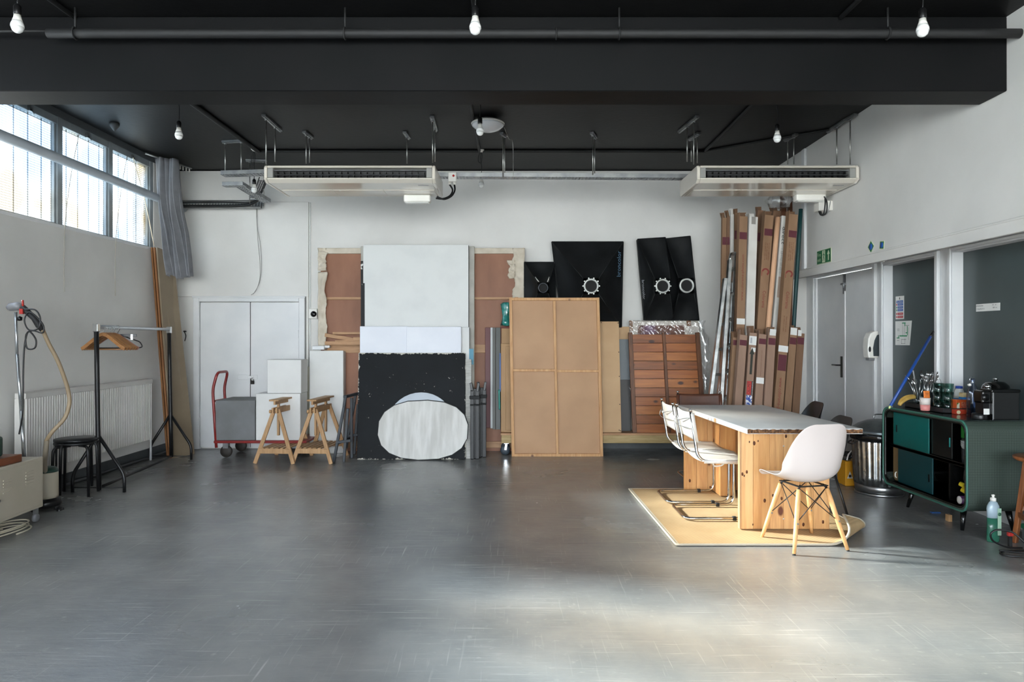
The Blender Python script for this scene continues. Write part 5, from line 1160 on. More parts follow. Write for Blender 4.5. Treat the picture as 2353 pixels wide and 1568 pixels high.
# ------------------------------------------------------------------ rug
def rug_mat():
    m = mat('sisal_rug', 'b89b72', .85, c2='a88a62', scale=3); N = m.node_tree.nodes; L = m.node_tree.links; b = N['Principled BSDF']
    tcn = N.new('ShaderNodeTexCoord'); mp = N.new('ShaderNodeMapping'); mp.inputs['Scale'].default_value = (70, 70, 1); L.new(tcn.outputs['Object'], mp.inputs[0])
    ck = N.new('ShaderNodeTexChecker'); ck.inputs['Scale'].default_value = 1.0; L.new(mp.outputs[0], ck.inputs[0])
    mx = N.new('ShaderNodeMix'); mx.data_type = 'RGBA'; mx.blend_type = 'MULTIPLY'; mx.inputs[0].default_value = 1
    r = N.new('ShaderNodeMapRange'); r.inputs['To Min'].default_value = .78; r.inputs['To Max'].default_value = 1.0; L.new(ck.outputs['Fac'], r.inputs[0])
    cb = N.new('ShaderNodeCombineColor'); [L.new(r.outputs[0], cb.inputs[i]) for i in range(3)]
    old = b.inputs['Base Color'].links[0].from_socket; L.new(old, mx.inputs[6]); L.new(cb.outputs[0], mx.inputs[7]); L.new(mx.outputs[2], b.inputs['Base Color'])
    bp = N.new('ShaderNodeBump'); bp.inputs['Strength'].default_value = .5; bp.inputs['Distance'].default_value = .003; L.new(ck.outputs['Fac'], bp.inputs['Height']); L.new(bp.outputs[0], b.inputs['Normal'])
    return m
rx0, rx1, ry0, ry1 = 1.05, 2.53, 4.59, 6.28
fx, fy = 2.11, 5.05   # the front right corner curls over beyond the line (fx,ry0)-(rx1,fy)
ld = V((rx1-fx, fy-ry0)).normalized(); lnn = V((ld.y, -ld.x))
def rugf(u, v):
    p = V((rx0+(rx1-rx0)*u, ry0+(ry1-ry0)*v)); p.x += (.035*(1-v) if u < .5 else 0)*(1-2*u if u < .5 else 0)
    d = (p-V((fx, ry0))).dot(lnn)
    z = .010
    if d > 0:
        R_ = .09; a = min(d/R_, 2.2); base = p-lnn*d
        rem = max(0, d-2.2*R_)
        q = base+lnn*(R_*math.sin(a)+rem*math.cos(2.2)); z = .010+R_*(1-math.cos(a))+rem*math.sin(2.2)*.6
        z = .01+(z-.01)*.75
        return (q.x, q.y, z)
    return (p.x, p.y, z)
t = thing('sisal_rug', 'woven sisal rug under the table with one corner curled up', 'rug', ((rx0+rx1)/2, (ry0+ry1)/2, 0))
MB().grid(70, 70, rugf).build('woven_field', rug_mat(), t, world=True, solid=.009)
bd = mat('rug_binding', 'b5ab98', .8); eb = MB()
edge = [rugf(u/40, 0) for u in range(41)]+[rugf(1, v/40) for v in range(1, 41)]+[rugf(1-u/40, 1) for u in range(1, 41)]+[rugf(0, 1-v/40) for v in range(1, 40)]
eb.tube(edge, .0085, 6, True); eb.build('binding', bd, t, world=True)
b = MB()
for s in ((0, .018), ):
    b.grid(2, 30, lambda u, v: V(rugf(.014*u, v))+V((0, 0, .0055)))
b.build('binding_tape', bd, t, world=True)
# ------------------------------------------------------------------ table
tw = mat('white_tabletop_paint', 'd6d4d2', .42, c2='cbcac9', scale=4, bump=.03)
xl0, xr0, Yn = X_(1716, 4.77), X_(1983, 4.77), 4.77; xl1, xr1, Yf = X_(1557, 6.46), X_(1747, 6.46)+.02, 6.46; zt, zb = .766, .728
t = thing('work_table', 'long white-topped table on knotty pine slab legs', 'table', ((xl0+xr0)/2, 5.6, 0))
MB().hexa([(xl0, Yn, zb), (xr0, Yn, zb), (xr1, Yf, zb), (xl1, Yf, zb), (xl0, Yn, zt), (xr0, Yn, zt), (xr1, Yf, zt), (xl1, Yf, zt)]).build('table_top', tw, t, world=True, bev=.003)
ce = mat('chipped_chipboard_edge', '7d5735', .85, c2='3d2616', scale=55, mixr=(.4, .6), bump=.8, bscale=60)
N_ = 60; em = MB()
em.grid(N_, 4, lambda u, v: (xl0+.004+(xr0-xl0-.008)*u, Yn-.004-.004*math.sin(u*113)*math.sin(u*57+3*v)-.003*math.sin(v*9), zb+.005+(zt-zb-.010)*v+.0025*math.sin(u*91)*(v > .9)), smooth=False)
em.build('chipped_end', ce, t, world=True)
ck = MB(); f = .37; ck.bar((xl0+(xl1-xl0)*f-.002, Yn+(Yf-Yn)*f, (zt+zb)/2), (xl0+(xl1-xl0)*(f+.025)-.002, Yn+(Yf-Yn)*(f+.025), (zt+zb)/2), .004, .03); ck.build('bare_patch', pine_pale, t, world=True)
wv_ = [wood('leg_plank_%d' % i, a, b_, 'z', rough=.42, scale=s_, kc='5b2a12') for i, (a, b_, s_) in enumerate((('ddb07a', 'c2905a', 1.3), ('d4a56c', 'b5804a', 1.6), ('dbab72', 'bd8b58', 2.0)))]
px0, px1, Yl = 1.622, 2.258, 4.925
PW = [.085, .12, .10, .115, .10, .116]; x = px0+.012
for i, w in enumerate(PW):
    MB().bx(x+.0006, x+w-.0006, Yl, Yl+.035, .021, zb).build('plank', wv_[i % 3], t, world=True, bev=.0012); x += w
MB().bx(px0, px0+.012, Yl, Yl+.04, .021, zb).build('edge_lipping', pine_pale, t, world=True)
MB().bx(px0+.05, px1-.05, Yl+.04, Yl+.06, .5, .56).build('brace', pine_leg, t, world=True)
kn = mat('dark_knot', '4a2611', .5, c2='6b3a1c', scale=60)
for kx, ky, kr_ in ((1733, 1019, 5), (1722, 1016, 2.5), (1742, 1014, 2.5), (1806, 1003, 4), (1716, 1085, 4), (1706, 1090, 4), (1710, 1094, 2.5), (1757, 1151, 4.5), (1776, 1139, 3.5), (1796, 1146, 4), (1846, 1206, 4.5), (1891, 1200, 4), (1730, 1206, 2.5), (1824, 1190, 2)):
    MB().lathe([(kr_/390, 0), (kr_/390, .0006), (0, .0007)], P(kx, ky, 4.9246), 14, Matrix.Rotation(math.pi/2, 3, 'X') @ Matrix.Diagonal((.75, 1.25, 1))).build('knot', kn, t, world=True)
for kx, ky, kr_ in ((1585, 1105, 4), (1641, 1075, 5), (1640, 980, 4), (1632, 1120, 3)):
    MB().lathe([(kr_/320, 0), (kr_/320, .0006), (0, .0007)], P(kx, ky, 6.1794), 14, Matrix.Rotation(math.pi/2, 3, 'X') @ Matrix.Diagonal((.75, 1.25, 1))).build('knot', kn, t, world=True)
px0b, Yl2 = 1.535, 6.18; x = px0b
for i, w in enumerate((.11, .10, .12, .10, .12, .09)):
    MB().bx(x+.0006, x+w-.0006, Yl2, Yl2+.035, .021, zb).build('plank', wv_[(i+1) % 3], t, world=True, bev=.0012); x += w
MB().bx(X_(1655, 5.95), X_(1690, 5.95), 5.95, 6.0, .021, zb).build('inner_post', pine_leg, t, world=True, bev=.002)
MB().bx(X_(1655, 5.95), X_(1655, 5.95)+.03, 6.0, Yl2, .021, zb).build('inner_post', pine_leg, t, world=True, bev=.002)
for zz in (.62, .095): MB().lathe([(.006, 0), (.006, .002), (0, .003)], (X_(1801, 4.92), 4.924, zz), 10, Matrix.Rotation(math.pi/2, 3, 'X')).build('screw_cap', white_plastic, t, world=True)
# ------------------------------------------------------------------ cantilever chairs
cseat = mat('white_leather', 'c9c4bd', .45, c2='c0bab2', scale=6, bump=.05)
def cantilever(label, loc, rz, m_, back_m=None, group='cantilever chairs', lace=True):
    # faces +X, origin below seat centre, rear (back) at -X; width along Y
    t = thing('cantilever_chair', label, 'chair', loc, rz, group)
    hw_ = .215; zb_ = .012
    pts = []
    def side(s): return [(-.215, s*hw_, .83), (-.165, s*hw_, .50), (-.12, s*hw_, .455), (.25, s*hw_, .445), (.25, s*hw_, zb_+.01), (-.26, s*hw_, zb_+.01)]
    a = side(-1); b_ = side(1)
    path = a[:1]+a[1:6]+list(reversed(b_))
    MB().tube(fillet(path, .075, 6), .0115, 12).build('tube_frame', chrome, t)
    for s in (-1, 1):
        MB().bx(.10, .13, s*hw_-.014, s*hw_+.014, .008, .038).build('foot_pad', black_rubber, t, bev=.004)
        MB().lathe([(.0135, 0), (.0135, .014), (0, .016)], (-.218, s*hw_, .835), 10).build('end_cap', chrome, t)
    MB().grid(12, 10, lambda u, v: (-.205+.05*(1-v)-.012*math.sin(math.pi*u)-.006, -hw_-.014+(2*hw_+.028)*u, .60+.225*v-(.008*math.sin(math.pi*u)*(1 if v > .5 else -1)))).build('back_sling', back_m or m_, t, solid=.006)
    for s in (-1, 1): MB().tube([(-.205, s*hw_, .815), (-.172, s*hw_, .605)], .0165, 10).build('sling_sleeve', back_m or m_, t)
    MB().grid(14, 10, lambda u, v: (-.13+.385*u, -hw_-.015+(2*hw_+.03)*v, .458-.014*math.sin(math.pi*v)-.004*u)).build('seat_sling', m_, t, solid=.007)
    for s in (-1, 1): MB().tube([(-.11, s*hw_, .455), (.235, s*hw_, .446)], .0165, 10).build('sling_sleeve', m_, t)
    if lace:
        l = MB(); l.tube(smooth_path([(-.20, -hw_*.9, .78), (-.235, -hw_*.3, .76), (-.232, hw_*.5, .73), (-.225, hw_*.98, .75), (-.235, hw_*.9, .70), (-.228, hw_*.2, .69), (-.21, -hw_*.7, .70)], 6), .0028, 5)
        l.build('cord', galv, t)
        l = MB().tube(smooth_path([(-.05, -hw_, .445), (-.03, -hw_*.9, .415), (.02, -hw_*.9, .418), (.04, -hw_, .44)], 5), .006, 6).build('strap_loop', cseat, t)
    return t
cantilever('nearer white sling cantilever chair at the left side of the table', (1.545, 5.38, .012), .0, cseat)
cantilever('farther white sling cantilever chair at the left side of the table', (1.53, 5.89, .012), .0, cseat)
brn = mat('brown_leather', '5b3524', .45, c2='4c2b1d', scale=8)
cantilever('brown sling cantilever chair at the far end of the table', (1.87, 6.72, .012), -math.pi/2, brn, group=None, lace=False)
# ------------------------------------------------------------------ moulded shell chairs
def shell_pts():
    # profile along the centre: (y forward, z) from back top over the seat to the front lip
    prof = [(-.258, .822), (-.256, .808), (-.248, .75), (-.235, .66), (-.222, .58), (-.205, .51), (-.165, .455), (-.10, .428), (-.02, .424), (.06, .432), (.13, .444), (.185, .450), (.215, .442), (.228, .425)]
    half = [.095, .150, .196, .222, .232, .237, .238, .236, .234, .232, .230, .222, .205, .175]
    dish = [.002, .012, .042, .075, .100, .120, .105, .070, .05, .04, .032, .022, .012, .0]
    out = []
    n = len(prof)
    for i in range(n):
        a = prof[max(0, i-1)]; b_ = prof[min(n-1, i+1)]; ty, tz = b_[0]-a[0], b_[1]-a[1]; L_ = math.hypot(ty, tz); ny, nz = -tz/L_, ty/L_
        if ny*1+nz*1 < 0: ny, nz = -ny, -nz
        row = []
        for k in range(13):
            s = -1+2*k/12; d = dish[i]*abs(s)**2.4
            row.append((half[i]*s*(1-.06*abs(s)**4), prof[i][0]+ny*d, prof[i][1]+nz*d))
        out.append(row)
    return out
def shell_chair(label, loc, rz, m_, legs='wood', group=None, kz=1.0):
    t = thing('shell_chair', label, 'chair', loc, rz, group)
    R_ = shell_pts(); m = MB(); nr, nc = len(R_), 13
    m.add([(x, y, z*kz) for r_ in R_ for x, y, z in r_], [(i*nc+k, i*nc+k+1, (i+1)*nc+k+1, (i+1)*nc+k) for i in range(nr-1) for k in range(nc-1)], True)
    m.build('shell', m_, t, solid=.007, sub=2)
    rim = [R_[0][k] for k in range(nc)]+[R_[i][nc-1] for i in range(1, nr)]+[R_[nr-1][k] for k in range(nc-2, -1, -1)]+[R_[i][0] for i in range(nr-2, 0, -1)]
    lm_ = beech if legs == 'wood' else black_metal
    tops = {}
    for sx in (-1, 1):
        for sy in (-1, 1):
            a, b_ = V((sx*.105, sy*.10-.01, .40)), V((sx*.20, sy*.185-.01, 0))
            if legs == 'wood':
                MB().tube([b_, b_+(a-b_)*.02], .0105, 12).build('foot', black_rubber, t)
                MB().tube([b_+(a-b_)*.02, b_.lerp(a, .35), b_.lerp(a, .8), a], [.011, .0145, .0165, .0145], 14).build('leg', lm_, t)
                MB().tube([a, (sx*.085, sy*.085-.01, .425)], .006, 6).build('leg_stud', black_metal, t)
            else: MB().tube([b_, a], .010, 10).build('leg', lm_, t)
            tops[(sx, sy)] = (a, b_)
    MB().bar((-.11, .09, .418), (.11, .09, .418), .02, .006).bar((-.11, -.11, .418), (.11, -.11, .418), .02, .006).bar((-.10, -.11, .418), (-.10, .09, .418), .02, .006).bar((.10, -.11, .418), (.10, .09, .418), .02, .006).build('seat_bracket', black_metal, t)
    if legs == 'wood':
        w = MB(); c = [(-1, -1), (1, -1), (1, 1), (-1, 1)]
        for k in range(4):
            p, q_ = tops[c[k]], tops[c[(k+1) % 4]]
            w.tube([p[0]+V((0, 0, .01)), q_[0].lerp(q_[1], .52)], .003, 6); w.tube([q_[0]+V((0, 0, .01)), p[0].lerp(p[1], .52)], .003, 6)
        w.build('cross_wires', black_metal, t)
        for k in c:
            a, b_ = tops[k]; p = a.lerp(b_, .52)
            MB().lathe([(.006, -.019), (.006, .019)], p, 8, Matrix.Rotation(math.pi/2, 3, 'X')).build('leg_bolt', galv, t)
    return t
shell_w = mat('white_moulded_plastic', 'c8bdb8', .38, c2='c2b7b2', scale=2)
shell_b = mat('black_moulded_plastic', '141416', .28)
shell_chair('white moulded shell chair on beech legs, at the near end of the table', (1.95, 4.63, 0), .22, shell_w, kz=1.03)
shell_chair('black moulded shell chair at far right side of the table', (2.50, 6.2, 0), math.pi/2-.05, shell_b, legs='metal', group=None)
t = shell_chair('dark grey shell chair with slim black legs, nearer right side of the table', (2.33, 5.34, 0), math.pi/2-.02, mat('charcoal_plastic', '2e2c2b', .5), legs='metal', kz=.96)
# ------------------------------------------------------------------ dustbin
t = thing('metal_dustbin', 'galvanised dustbin with domed lid and black liner', 'dustbin', (3.29, 6.17, 0))
fl = lambda a, z: 1+.022*math.cos(28*a)
MB().lathe([(.20, 0), (.203, .015), (.198, .02)], seg=40).lathe([(.195, .02), (.20, .06), (.203, .09)], seg=112).build('base_ring', galv, t)
MB().lathe([(.200, .09), (.206, .16), (.215, .36), (.222, .47), (.222, .49)], seg=168, f=fl).build('ribbed_body', mat('bright_galvanised', 'b4b6b6', .3, 1, c2='8e9192', scale=14, rvar=.12), t)
MB().lathe([(.222, .49), (.228, .50), (.226, .535), (.230, .54)], seg=40).build('rim', galv, t)
MB().lathe([(.232, .49), (.236, .52), (.238, .548), (.226, .552)], seg=60, f=lambda a, z: 1+.015*math.sin(9*a+40*z)+.01*math.sin(23*a)).build('bin_liner', mat('black_bin_bag', '0d0e10', .25, bump=.6, bscale=30), t)
MB().lathe([(.238, .545), (.243, .555), (.240, .575), (.225, .585), (.17, .625), (.10, .655), (.03, .668), (.0, .67)], seg=60, f=lambda a, z: 1+.006*math.cos(12*a)).build('lid', mat('dull_lid', '5d6366', .4, .8, c2='72787a', scale=8), t)
MB().tube(fillet([(-.05, 0, .655), (-.045, 0, .71), (.045, 0, .71), (.05, 0, .655)], .03), .006, 8).build('lid_handle', galv, t)
MB().tube(fillet([(-.222, -.05, .47), (-.265, -.05, .45), (-.265, .05, .45), (-.222, .05, .47)], .03), .006, 8).build('side_handle', black_metal, t)
yel = mat('yellow_plastic', 'd0931c', .5)
t = thing('yellow_box', 'yellow box with a warning triangle beside the dustbin', 'box', (3.16, 6.6, 0))
yc = V((X_(1965, 6.47), 6.47, 0))
MB().bx(X_(1943, 6.45), X_(1943, 6.45)+.24, 6.45, 6.62, 0, .235).build('body', yel, t, world=True, bev=.006)
c = V((X_(1953, 6.45), 6.448, .10))
MB().add([c+V((-.028, 0, -.028)), c+V((.028, 0, -.028)), c+V((0, 0, .04))], [(0, 1, 2)]).build('warning_triangle', label_white, t, world=True)
MB().bx(c.x-.012, c.x+.012, 6.446, 6.447, c.z-.018, c.z+.008).build('symbol', print_black, t, world=True)
coil((3.14, 6.5, .235), .06, .05, 5, .007, black_cable, 'tangle of black cables on top of the yellow box')
single('white_cable', MB().tube(smooth_path([P(1946, 1058, 6.42), P(1950, 1045, 6.42), P(1958, 1035, 6.42), P(1962, 1030, 6.45)], 5), .007, 6), white_plastic, 'short white cable hanging at the yellow box', 'cable')
# ------------------------------------------------------------------ sideboard
def weave_mat():
    m = bpy.data.materials.new('woven_print_teal'); m.use_nodes = True; N = m.node_tree.nodes; L = m.node_tree.links; b = N['Principled BSDF']; b.inputs['Roughness'].default_value = .5
    tcn = N.new('ShaderNodeTexCoord'); s = N.new('ShaderNodeSeparateXYZ'); L.new(tcn.outputs['Object'], s.inputs[0])
    def M(op, a, c):
        x = N.new('ShaderNodeMath'); x.operation = op
        for i, v in enumerate((a, c)):
            if isinstance(v, (int, float)): x.inputs[i].default_value = v
            else: L.new(v, x.inputs[i])
        return x.outputs[0]
    h = M('ADD', s.outputs['X'], s.outputs['Y'])
    d1 = M('SINE', M('MULTIPLY', M('ADD', h, s.outputs['Z']), 520), 0); d2 = M('SINE', M('MULTIPLY', M('SUBTRACT', h, s.outputs['Z']), 520), 0)
    f = M('GREATER_THAN', M('MULTIPLY', d1, d2), .12)
    mx = N.new('ShaderNodeMix'); mx.data_type = 'RGBA'; L.new(f, mx.inputs[0]); mx.inputs[6].default_value = lin('131c19'); mx.inputs[7].default_value = lin('55635a')
    L.new(mx.outputs[2], b.inputs['Base Color']); return m
wvm = weave_mat()
xa, ya, xb, yb, zbt, ztp, dep_ = 3.22, 4.86, 3.20, 5.93, .15, .803, .46
t = thing('sideboard', 'dark green retro sideboard with rounded corners and sliding doors', 'cabinet', (3.44, 5.4, 0))
def rrect(w, h, r, n=6):
    o = []
    for cx_, cz_, a0 in ((w-r, r, -90), (w-r, h-r, 0), (r, h-r, 90), (r, r, 180)):
        for k in range(n+1):
            a = math.radians(a0+90*k/n); o.append((cx_+r*math.cos(a), cz_+r*math.sin(a)))
    return o
W_, Hh = yb-ya, ztp-zbt
outer = rrect(W_, Hh, .075); inner = [(u*(W_-.044)/W_+.022, v*(Hh-.044)/Hh+.022) for u, v in outer]
def sp(u, v, d): 
    f = u/W_; return V((xa+(xb-xa)*f+d, ya+u, zbt+v))
n = len(outer); m = MB()
vs = [sp(u, v, 0) for u, v in outer]+[sp(u, v, dep_) for u, v in outer]+[sp(u, v, 0) for u, v in inner]+[sp(u, v, dep_-.02) for u, v in inner]
fs = []
for k in range(n):
    l = (k+1) % n; fs += [(k, l, n+l, n+k), (2*n+k, 3*n+k, 3*n+l, 2*n+l), (k, 2*n+k, 2*n+l, l)]
fs.append(tuple(range(n, 2*n))); m.add(vs, fs); m.build('shell', wvm, t, world=True)
MB().bx(xa+.03, xa+dep_-.01, ya+.06, yb-.06, ztp+.0005, ztp+.003).build('top_sheet', mat('dark_glossy_top', '2f3b3a', .15), t, world=True)
MB().tube([sp(u, v, -.001) for u, v in outer], .008, 6, True).build('front_edge', mat('teal_edge', '366a5c', .5), t, world=True)
blk = mat('black_lacquer', '0c0d0d', .2)
ml = MB(); vs = [sp(u, v, .012) for u, v in inner]+[sp(u, v, dep_-.03) for u, v in inner]
ml.add(vs, [(k, (k+1) % n, n+(k+1) % n, n+k) for k in range(n)]+[tuple(range(n, 2*n))]); ml.build('lining', blk, t, world=True)
MB().tube([sp(u, v, .006) for u, v in inner], .009, 6, True).build('black_bezel', blk, t, world=True)
zs = .478
MB().bx(xa+.02, xa+dep_-.03, ya+.025, yb-.025, zs-.01, zs+.01).build('shelf', blk, t, world=True)
MB().bx(xa+.02, xa+.03, ya+.025, yb-.025, zs-.012, zs+.012).build('shelf_lip', mat('dark_bronze', '2a2520', .4), t, world=True)
MB().bx(xa+.05, xa+dep_-.03, 5.13, 5.145, zbt+.03, zs-.01).bx(xa+.05, xa+dep_-.03, 5.27, 5.285, zs+.01, ztp-.03).build('divider', blk, t, world=True)
MB().bx(xa+.05, xa+.06, yb-.12, yb-.03, zs+.012, ztp-.03).bx(xa+.05, xa+.06, yb-.12, yb-.03, zbt+.03, zs-.012).build('side_lining', mat('tan_lining', '8a7350', .6), t, world=True)
teal = mat('teal_door', '06514f', .35, c2='05605c', scale=1.5); teal2 = mat('deep_teal_door', '053b42', .35)
d = MB().bx(xa+.028, xa+.038, 5.36, 5.86, zs+.012, ztp-.028).build('sliding_door', teal, t, world=True, bev=.003)
MB().bx(xa+.024, xa+.029, 5.80, 5.812, .60, .66).build('finger_slot', blk, d, world=True)
d = MB().bx(xa+.028, xa+.038, 5.31, 5.79, zbt+.03, zs-.013).build('sliding_door', teal2, t, world=True, bev=.003)
MB().bx(xa+.024, xa+.029, 5.345, 5.357, .27, .33).build('finger_slot', blk, d, world=True)
MB().bx(xa+.045, xa+.055, 5.10, 5.36, zs+.012, ztp-.028).build('inner_door', mat('black_inner_door', '131514', .2), t, world=True, bev=.003)
MB().bx(xa+.041, xa+.045, 5.12, 5.128, .58, .65).build('teal_slot', mat('teal_light', '2c8c86', .4), t, world=True)
MB().bx(xa-.003, xa+.03, 5.34, 5.62, ztp-.008, ztp+.001).build('top_recess', blk, t, world=True, bev=.003)
for x, y, dx, dy in ((xa+.06, 4.99, -.03, -.03), (xa+.06, 5.62, -.03, .03), (xa+.38, 4.99, .02, -.03), (xa+.38, 5.62, .02, .03)):
    MB().tube([(x, y, zbt+.01), (x+dx, y+dy, 0)], [.024, .012], 12).build('leg', blk, t, world=True)
# contents
def item(n_, lab, cat, loc, g=None): return thing(n_, lab, cat, loc, 0, g)
t = item('white_mug', 'white mug with its handle showing in the lower far compartment', 'mug', (xa+.11, 5.84, zbt+.03))
MB().lathe([(.03, 0), (.038, .005), (.04, .09), (.037, .09), (.035, .01), (.0, .01)], seg=20).build('cup', white_plastic, t)
MB().tube(fillet([(-.038, .0, .075), (-.07, .012, .07), (-.07, .012, .025), (-.036, .0, .02)], .015), .005, 8).build('handle', white_plastic, t)
single('green_box', MB().bx(xa+.10, xa+.3, 4.90, 5.08, zs+.18, zs+.28), mat('green_carton', '1d6a26', .5), 'green box at the top of the upper near compartment', 'box')
single('box_stack_base', MB().bx(xa+.10, xa+.3, 4.90, 5.08, zs+.013, zs+.178), mat('dark_carton', '24221f', .6), 'dark box under the green one in the sideboard', 'box', bev=.004)
t = item('bowl_stack', 'stack of pale bowls in the upper near compartment', 'bowls', (xa+.065, 4.97, zs+.013))
for k in range(3): MB().lathe([(.02, .0), (.028, .01), (.036, .032), (.033, .032), (.0, .008)], (0, 0, .10+.014*k), 18).build('bowl', mat('pale_bowl', '8f9190', .4), t)
MB().lathe([(.026, 0), (.026, .10)], seg=14).build('pot', mat('dark_pot', '26282c', .3), t)
t = item('foil_roll', 'purple-rimmed cardboard roll in the lower near compartment', 'roll', (xa+.08, 4.99, zbt+.065))
MB().lathe([(.018, -.05), (.030, -.05), (.030, .12), (.018, .12)], (0, 0, 0), 22, Matrix.Rotation(math.pi/2, 3, 'Y')).build('roll', mat('purple_wrap', '4a2350', .4), t)
MB().lathe([(.016, -.053), (.028, -.053), (.028, -.048), (.016, -.048)], (0, 0, 0), 22, Matrix.Rotation(math.pi/2, 3, 'Y')).build('core_end', card_white, t)
for k, (dy, dz, rz_) in enumerate(((-.03, .06, .5), (-.01, .10, .2), (-.05, .085, .8))):
    single('yellow_packet', MB().tube([(xa+.05, 5.03+dy, zbt+.05+dz+.03), (xa+.10, 4.96+dy, zbt+.05+dz)], [.016, .022], 10), mat('yellow_wrap_%d' % k, 'cdb82a', .35), ('lowest', 'topmost', 'rear')[k]+' yellow wrapped packet in the lower near compartment', 'packet', 'yellow packets in the sideboard')
t = item('dark_utensils', 'jumble of dark kitchen items in lower near compartment', 'kitchen items', (xa+.15, 5.0, zbt+.03))
for k in range(5): MB().lathe([(.02, 0), (.035, .05), (.03, .11), (0, .115)], (.05*(k % 2), -.07+.035*k, .10+.02*(k % 3)), 12).build('item', mat('dim_item_%d' % k, ('3c3c40', '2c2e38', '55524e', '32302e', '403a3c')[k], .4), t)
# ------------------------------------------------------------------ things on the sideboard
TZ = ztp+.0035
def sx(px, Y): return X_(px, Y)
t = item('black_tray', 'black rectangular tray holding the cups, glasses and cutlery', 'tray', (3.45, 5.62, TZ))
MB().bx(3.36, 3.60, 5.36, 5.88, TZ, TZ+.006).build('base', black_plastic, t, world=True)
tm = mat('matt_black_tray', '1c1f21', .5)
for a in ((3.36, 3.368, 5.36, 5.88), (3.592, 3.60, 5.36, 5.88), (3.368, 3.592, 5.36, 5.368), (3.368, 3.592, 5.872, 5.88)):
    MB().bx(*a, TZ, TZ+.04).build('wall', tm, t, world=True)
T2 = TZ+.0065
clear = glassm('clear_glass', 'f2f6f7', tr=.95); tealg = glassm('teal_glass', 'cfe8e3', tr=.93); bluegl = glassm('bluish_glass', 'e2eaf7', tr=.93)
def tumbler(mb, c, r0, r1, h, seg=24, rib=0):
    mb.lathe([(r0*.9, 0), (r0, .004), (r1, h), (r1-.003, h), (r0-.003, .01), (.0, .01)], c, seg, f=(lambda a, z: 1+.02*math.cos(rib*a)) if rib else None)
t = item('cutlery_glass', 'clear glass crammed with cutlery at the far end of the tray', 'glass of cutlery', (sx(2110, 5.80), 5.80, T2))
g = MB(); tumbler(g, (0, 0, 0), .032, .040, .125); g.build('glass', clear, t)
random.seed(3)
for k in range(11):
    a = random.uniform(0, 6.28); l = random.uniform(.04, .10); top = V((math.cos(a)*l, math.sin(a)*l*.7, .19+random.uniform(-.02, .05))); bot = V((-math.cos(a)*.015, -math.sin(a)*.015, .012))
    d_ = (top-bot).normalized(); m_ = MB().tube([bot, top], .0028, 5)
    if k % 3 == 0: m_.lathe([(0, -.03), (.012, -.02), (.019, 0), (.012, .02), (0, .028)], top+d_*.02, 10, (d_.to_track_quat('Z', 'Y').to_matrix() @ Matrix.Diagonal((1, .25, 1))))
    elif k % 3 == 1:
        for q in (-1.5, -.5, .5, 1.5):
            sd_ = d_.orthogonal().normalized(); m_.tube([top+sd_*q*.005, top+sd_*q*.006+d_*.05], .0014, 4)
    else: m_.bar(top, top+d_*.08, .016, .002)
    m_.build(('spoon', 'fork', 'knife')[k % 3], chrome, t)
t = item('cutlery_pot', 'second pot of spoons and forks behind the pink cup', 'pot of cutlery', (sx(2136, 5.74), 5.76, T2))
g = MB(); tumbler(g, (0, 0, 0), .034, .042, .13); g.build('pot', mat('dark_glass_pot', '23282a', .1), t)
for k in range(10):
    a = random.uniform(0, 6.28); l = random.uniform(.02, .07); top = V((math.cos(a)*l, math.sin(a)*l*.7, .21+random.uniform(-.02, .05))); bot = V((0, 0, .02)); d_ = (top-bot).normalized()
    m_ = MB().tube([bot, top], .0028, 5)
    if k % 2 == 0: m_.lathe([(0, -.035), (.014, -.02), (.021, 0), (.014, .02), (0, .03)], top+d_*.02, 10, (d_.to_track_quat('Z', 'Y').to_matrix() @ Matrix.Diagonal((1, .25, 1))))
    else:
        for q in (-1.5, -.5, .5, 1.5): sd_ = V((1, 0, 0)); m_.tube([top+sd_*q*.006, top+sd_*q*.007+d_*.055], .0016, 4)
    m_.build(('spoon', 'fork')[k % 2], chrome, t)
t = item('metal_caddy', 'small steel and blue canister with wire loop, behind the glasses', 'canister', (sx(2157, 5.8), 5.80, T2))
MB().lathe([(.028, 0), (.028, .17), (.0, .17)], seg=20).build('blue_lower', mat('navy_band', '17213a', .4), t)
MB().lathe([(.030, .17), (.032, .205), (.0, .205)], seg=20).build('steel_top', chrome, t)
MB().tube([(.02*math.cos(a), 0, .205+.035*math.sin(a)) for a in [math.pi*k/10 for k in range(11)]], .0018, 5).build('wire_loop', chrome, t)
t = item('pink_cup', 'white and pink handleless cup with an orange note', 'cup', (sx(2129, 5.48), 5.50, T2))
MB().lathe([(.028, 0), (.034, .004), (.037, .05)], seg=24).build('lower_pink', mat('pink_glaze', 'd98a85', .35), t)
MB().lathe([(.037, .05), (.039, .105), (.036, .105), (.033, .012), (0, .012)], seg=24).build('upper_white', mat('white_glaze', 'd9cfc8', .3), t)
t = item('orange_note', 'small orange paper note standing in the pink cup', 'note', (sx(2128, 5.50), 5.49, T2+.095))
MB().grid(4, 4, lambda u, v: (-.024+.050*u-.004*v, .004*math.sin(3*u), .0+.066*v)).build('paper', mat('orange_paper', 'e07a32', .6), t, solid=.0008)
for k_ in range(3): scribble('writing', V((sx(2128, 5.50)-.001, 5.487, T2+.142-.010*k_)), (1, 0, 0), (0, 0, 1), (.024, .014, .006)[k_], .008, print_brown, t, k_+20, off=.002)
for k, (px, Y, lab) in enumerate(((2156, 5.52, 'left stack of teal drinking glasses'), (2179, 5.46, 'right stack of teal drinking glasses'))):
    for j in range(3):
        t = item('teal_glass', lab+', '+('bottom', 'middle', 'top')[j]+' glass', 'glass', (sx(px, Y)+(.0 if k else 0), Y, T2+.067*j), 'stacked teal glasses')
        g = MB(); tumbler(g, (0, 0, 0), .031, .039, .088, 36, 12); g.build('glass', tealg, t)
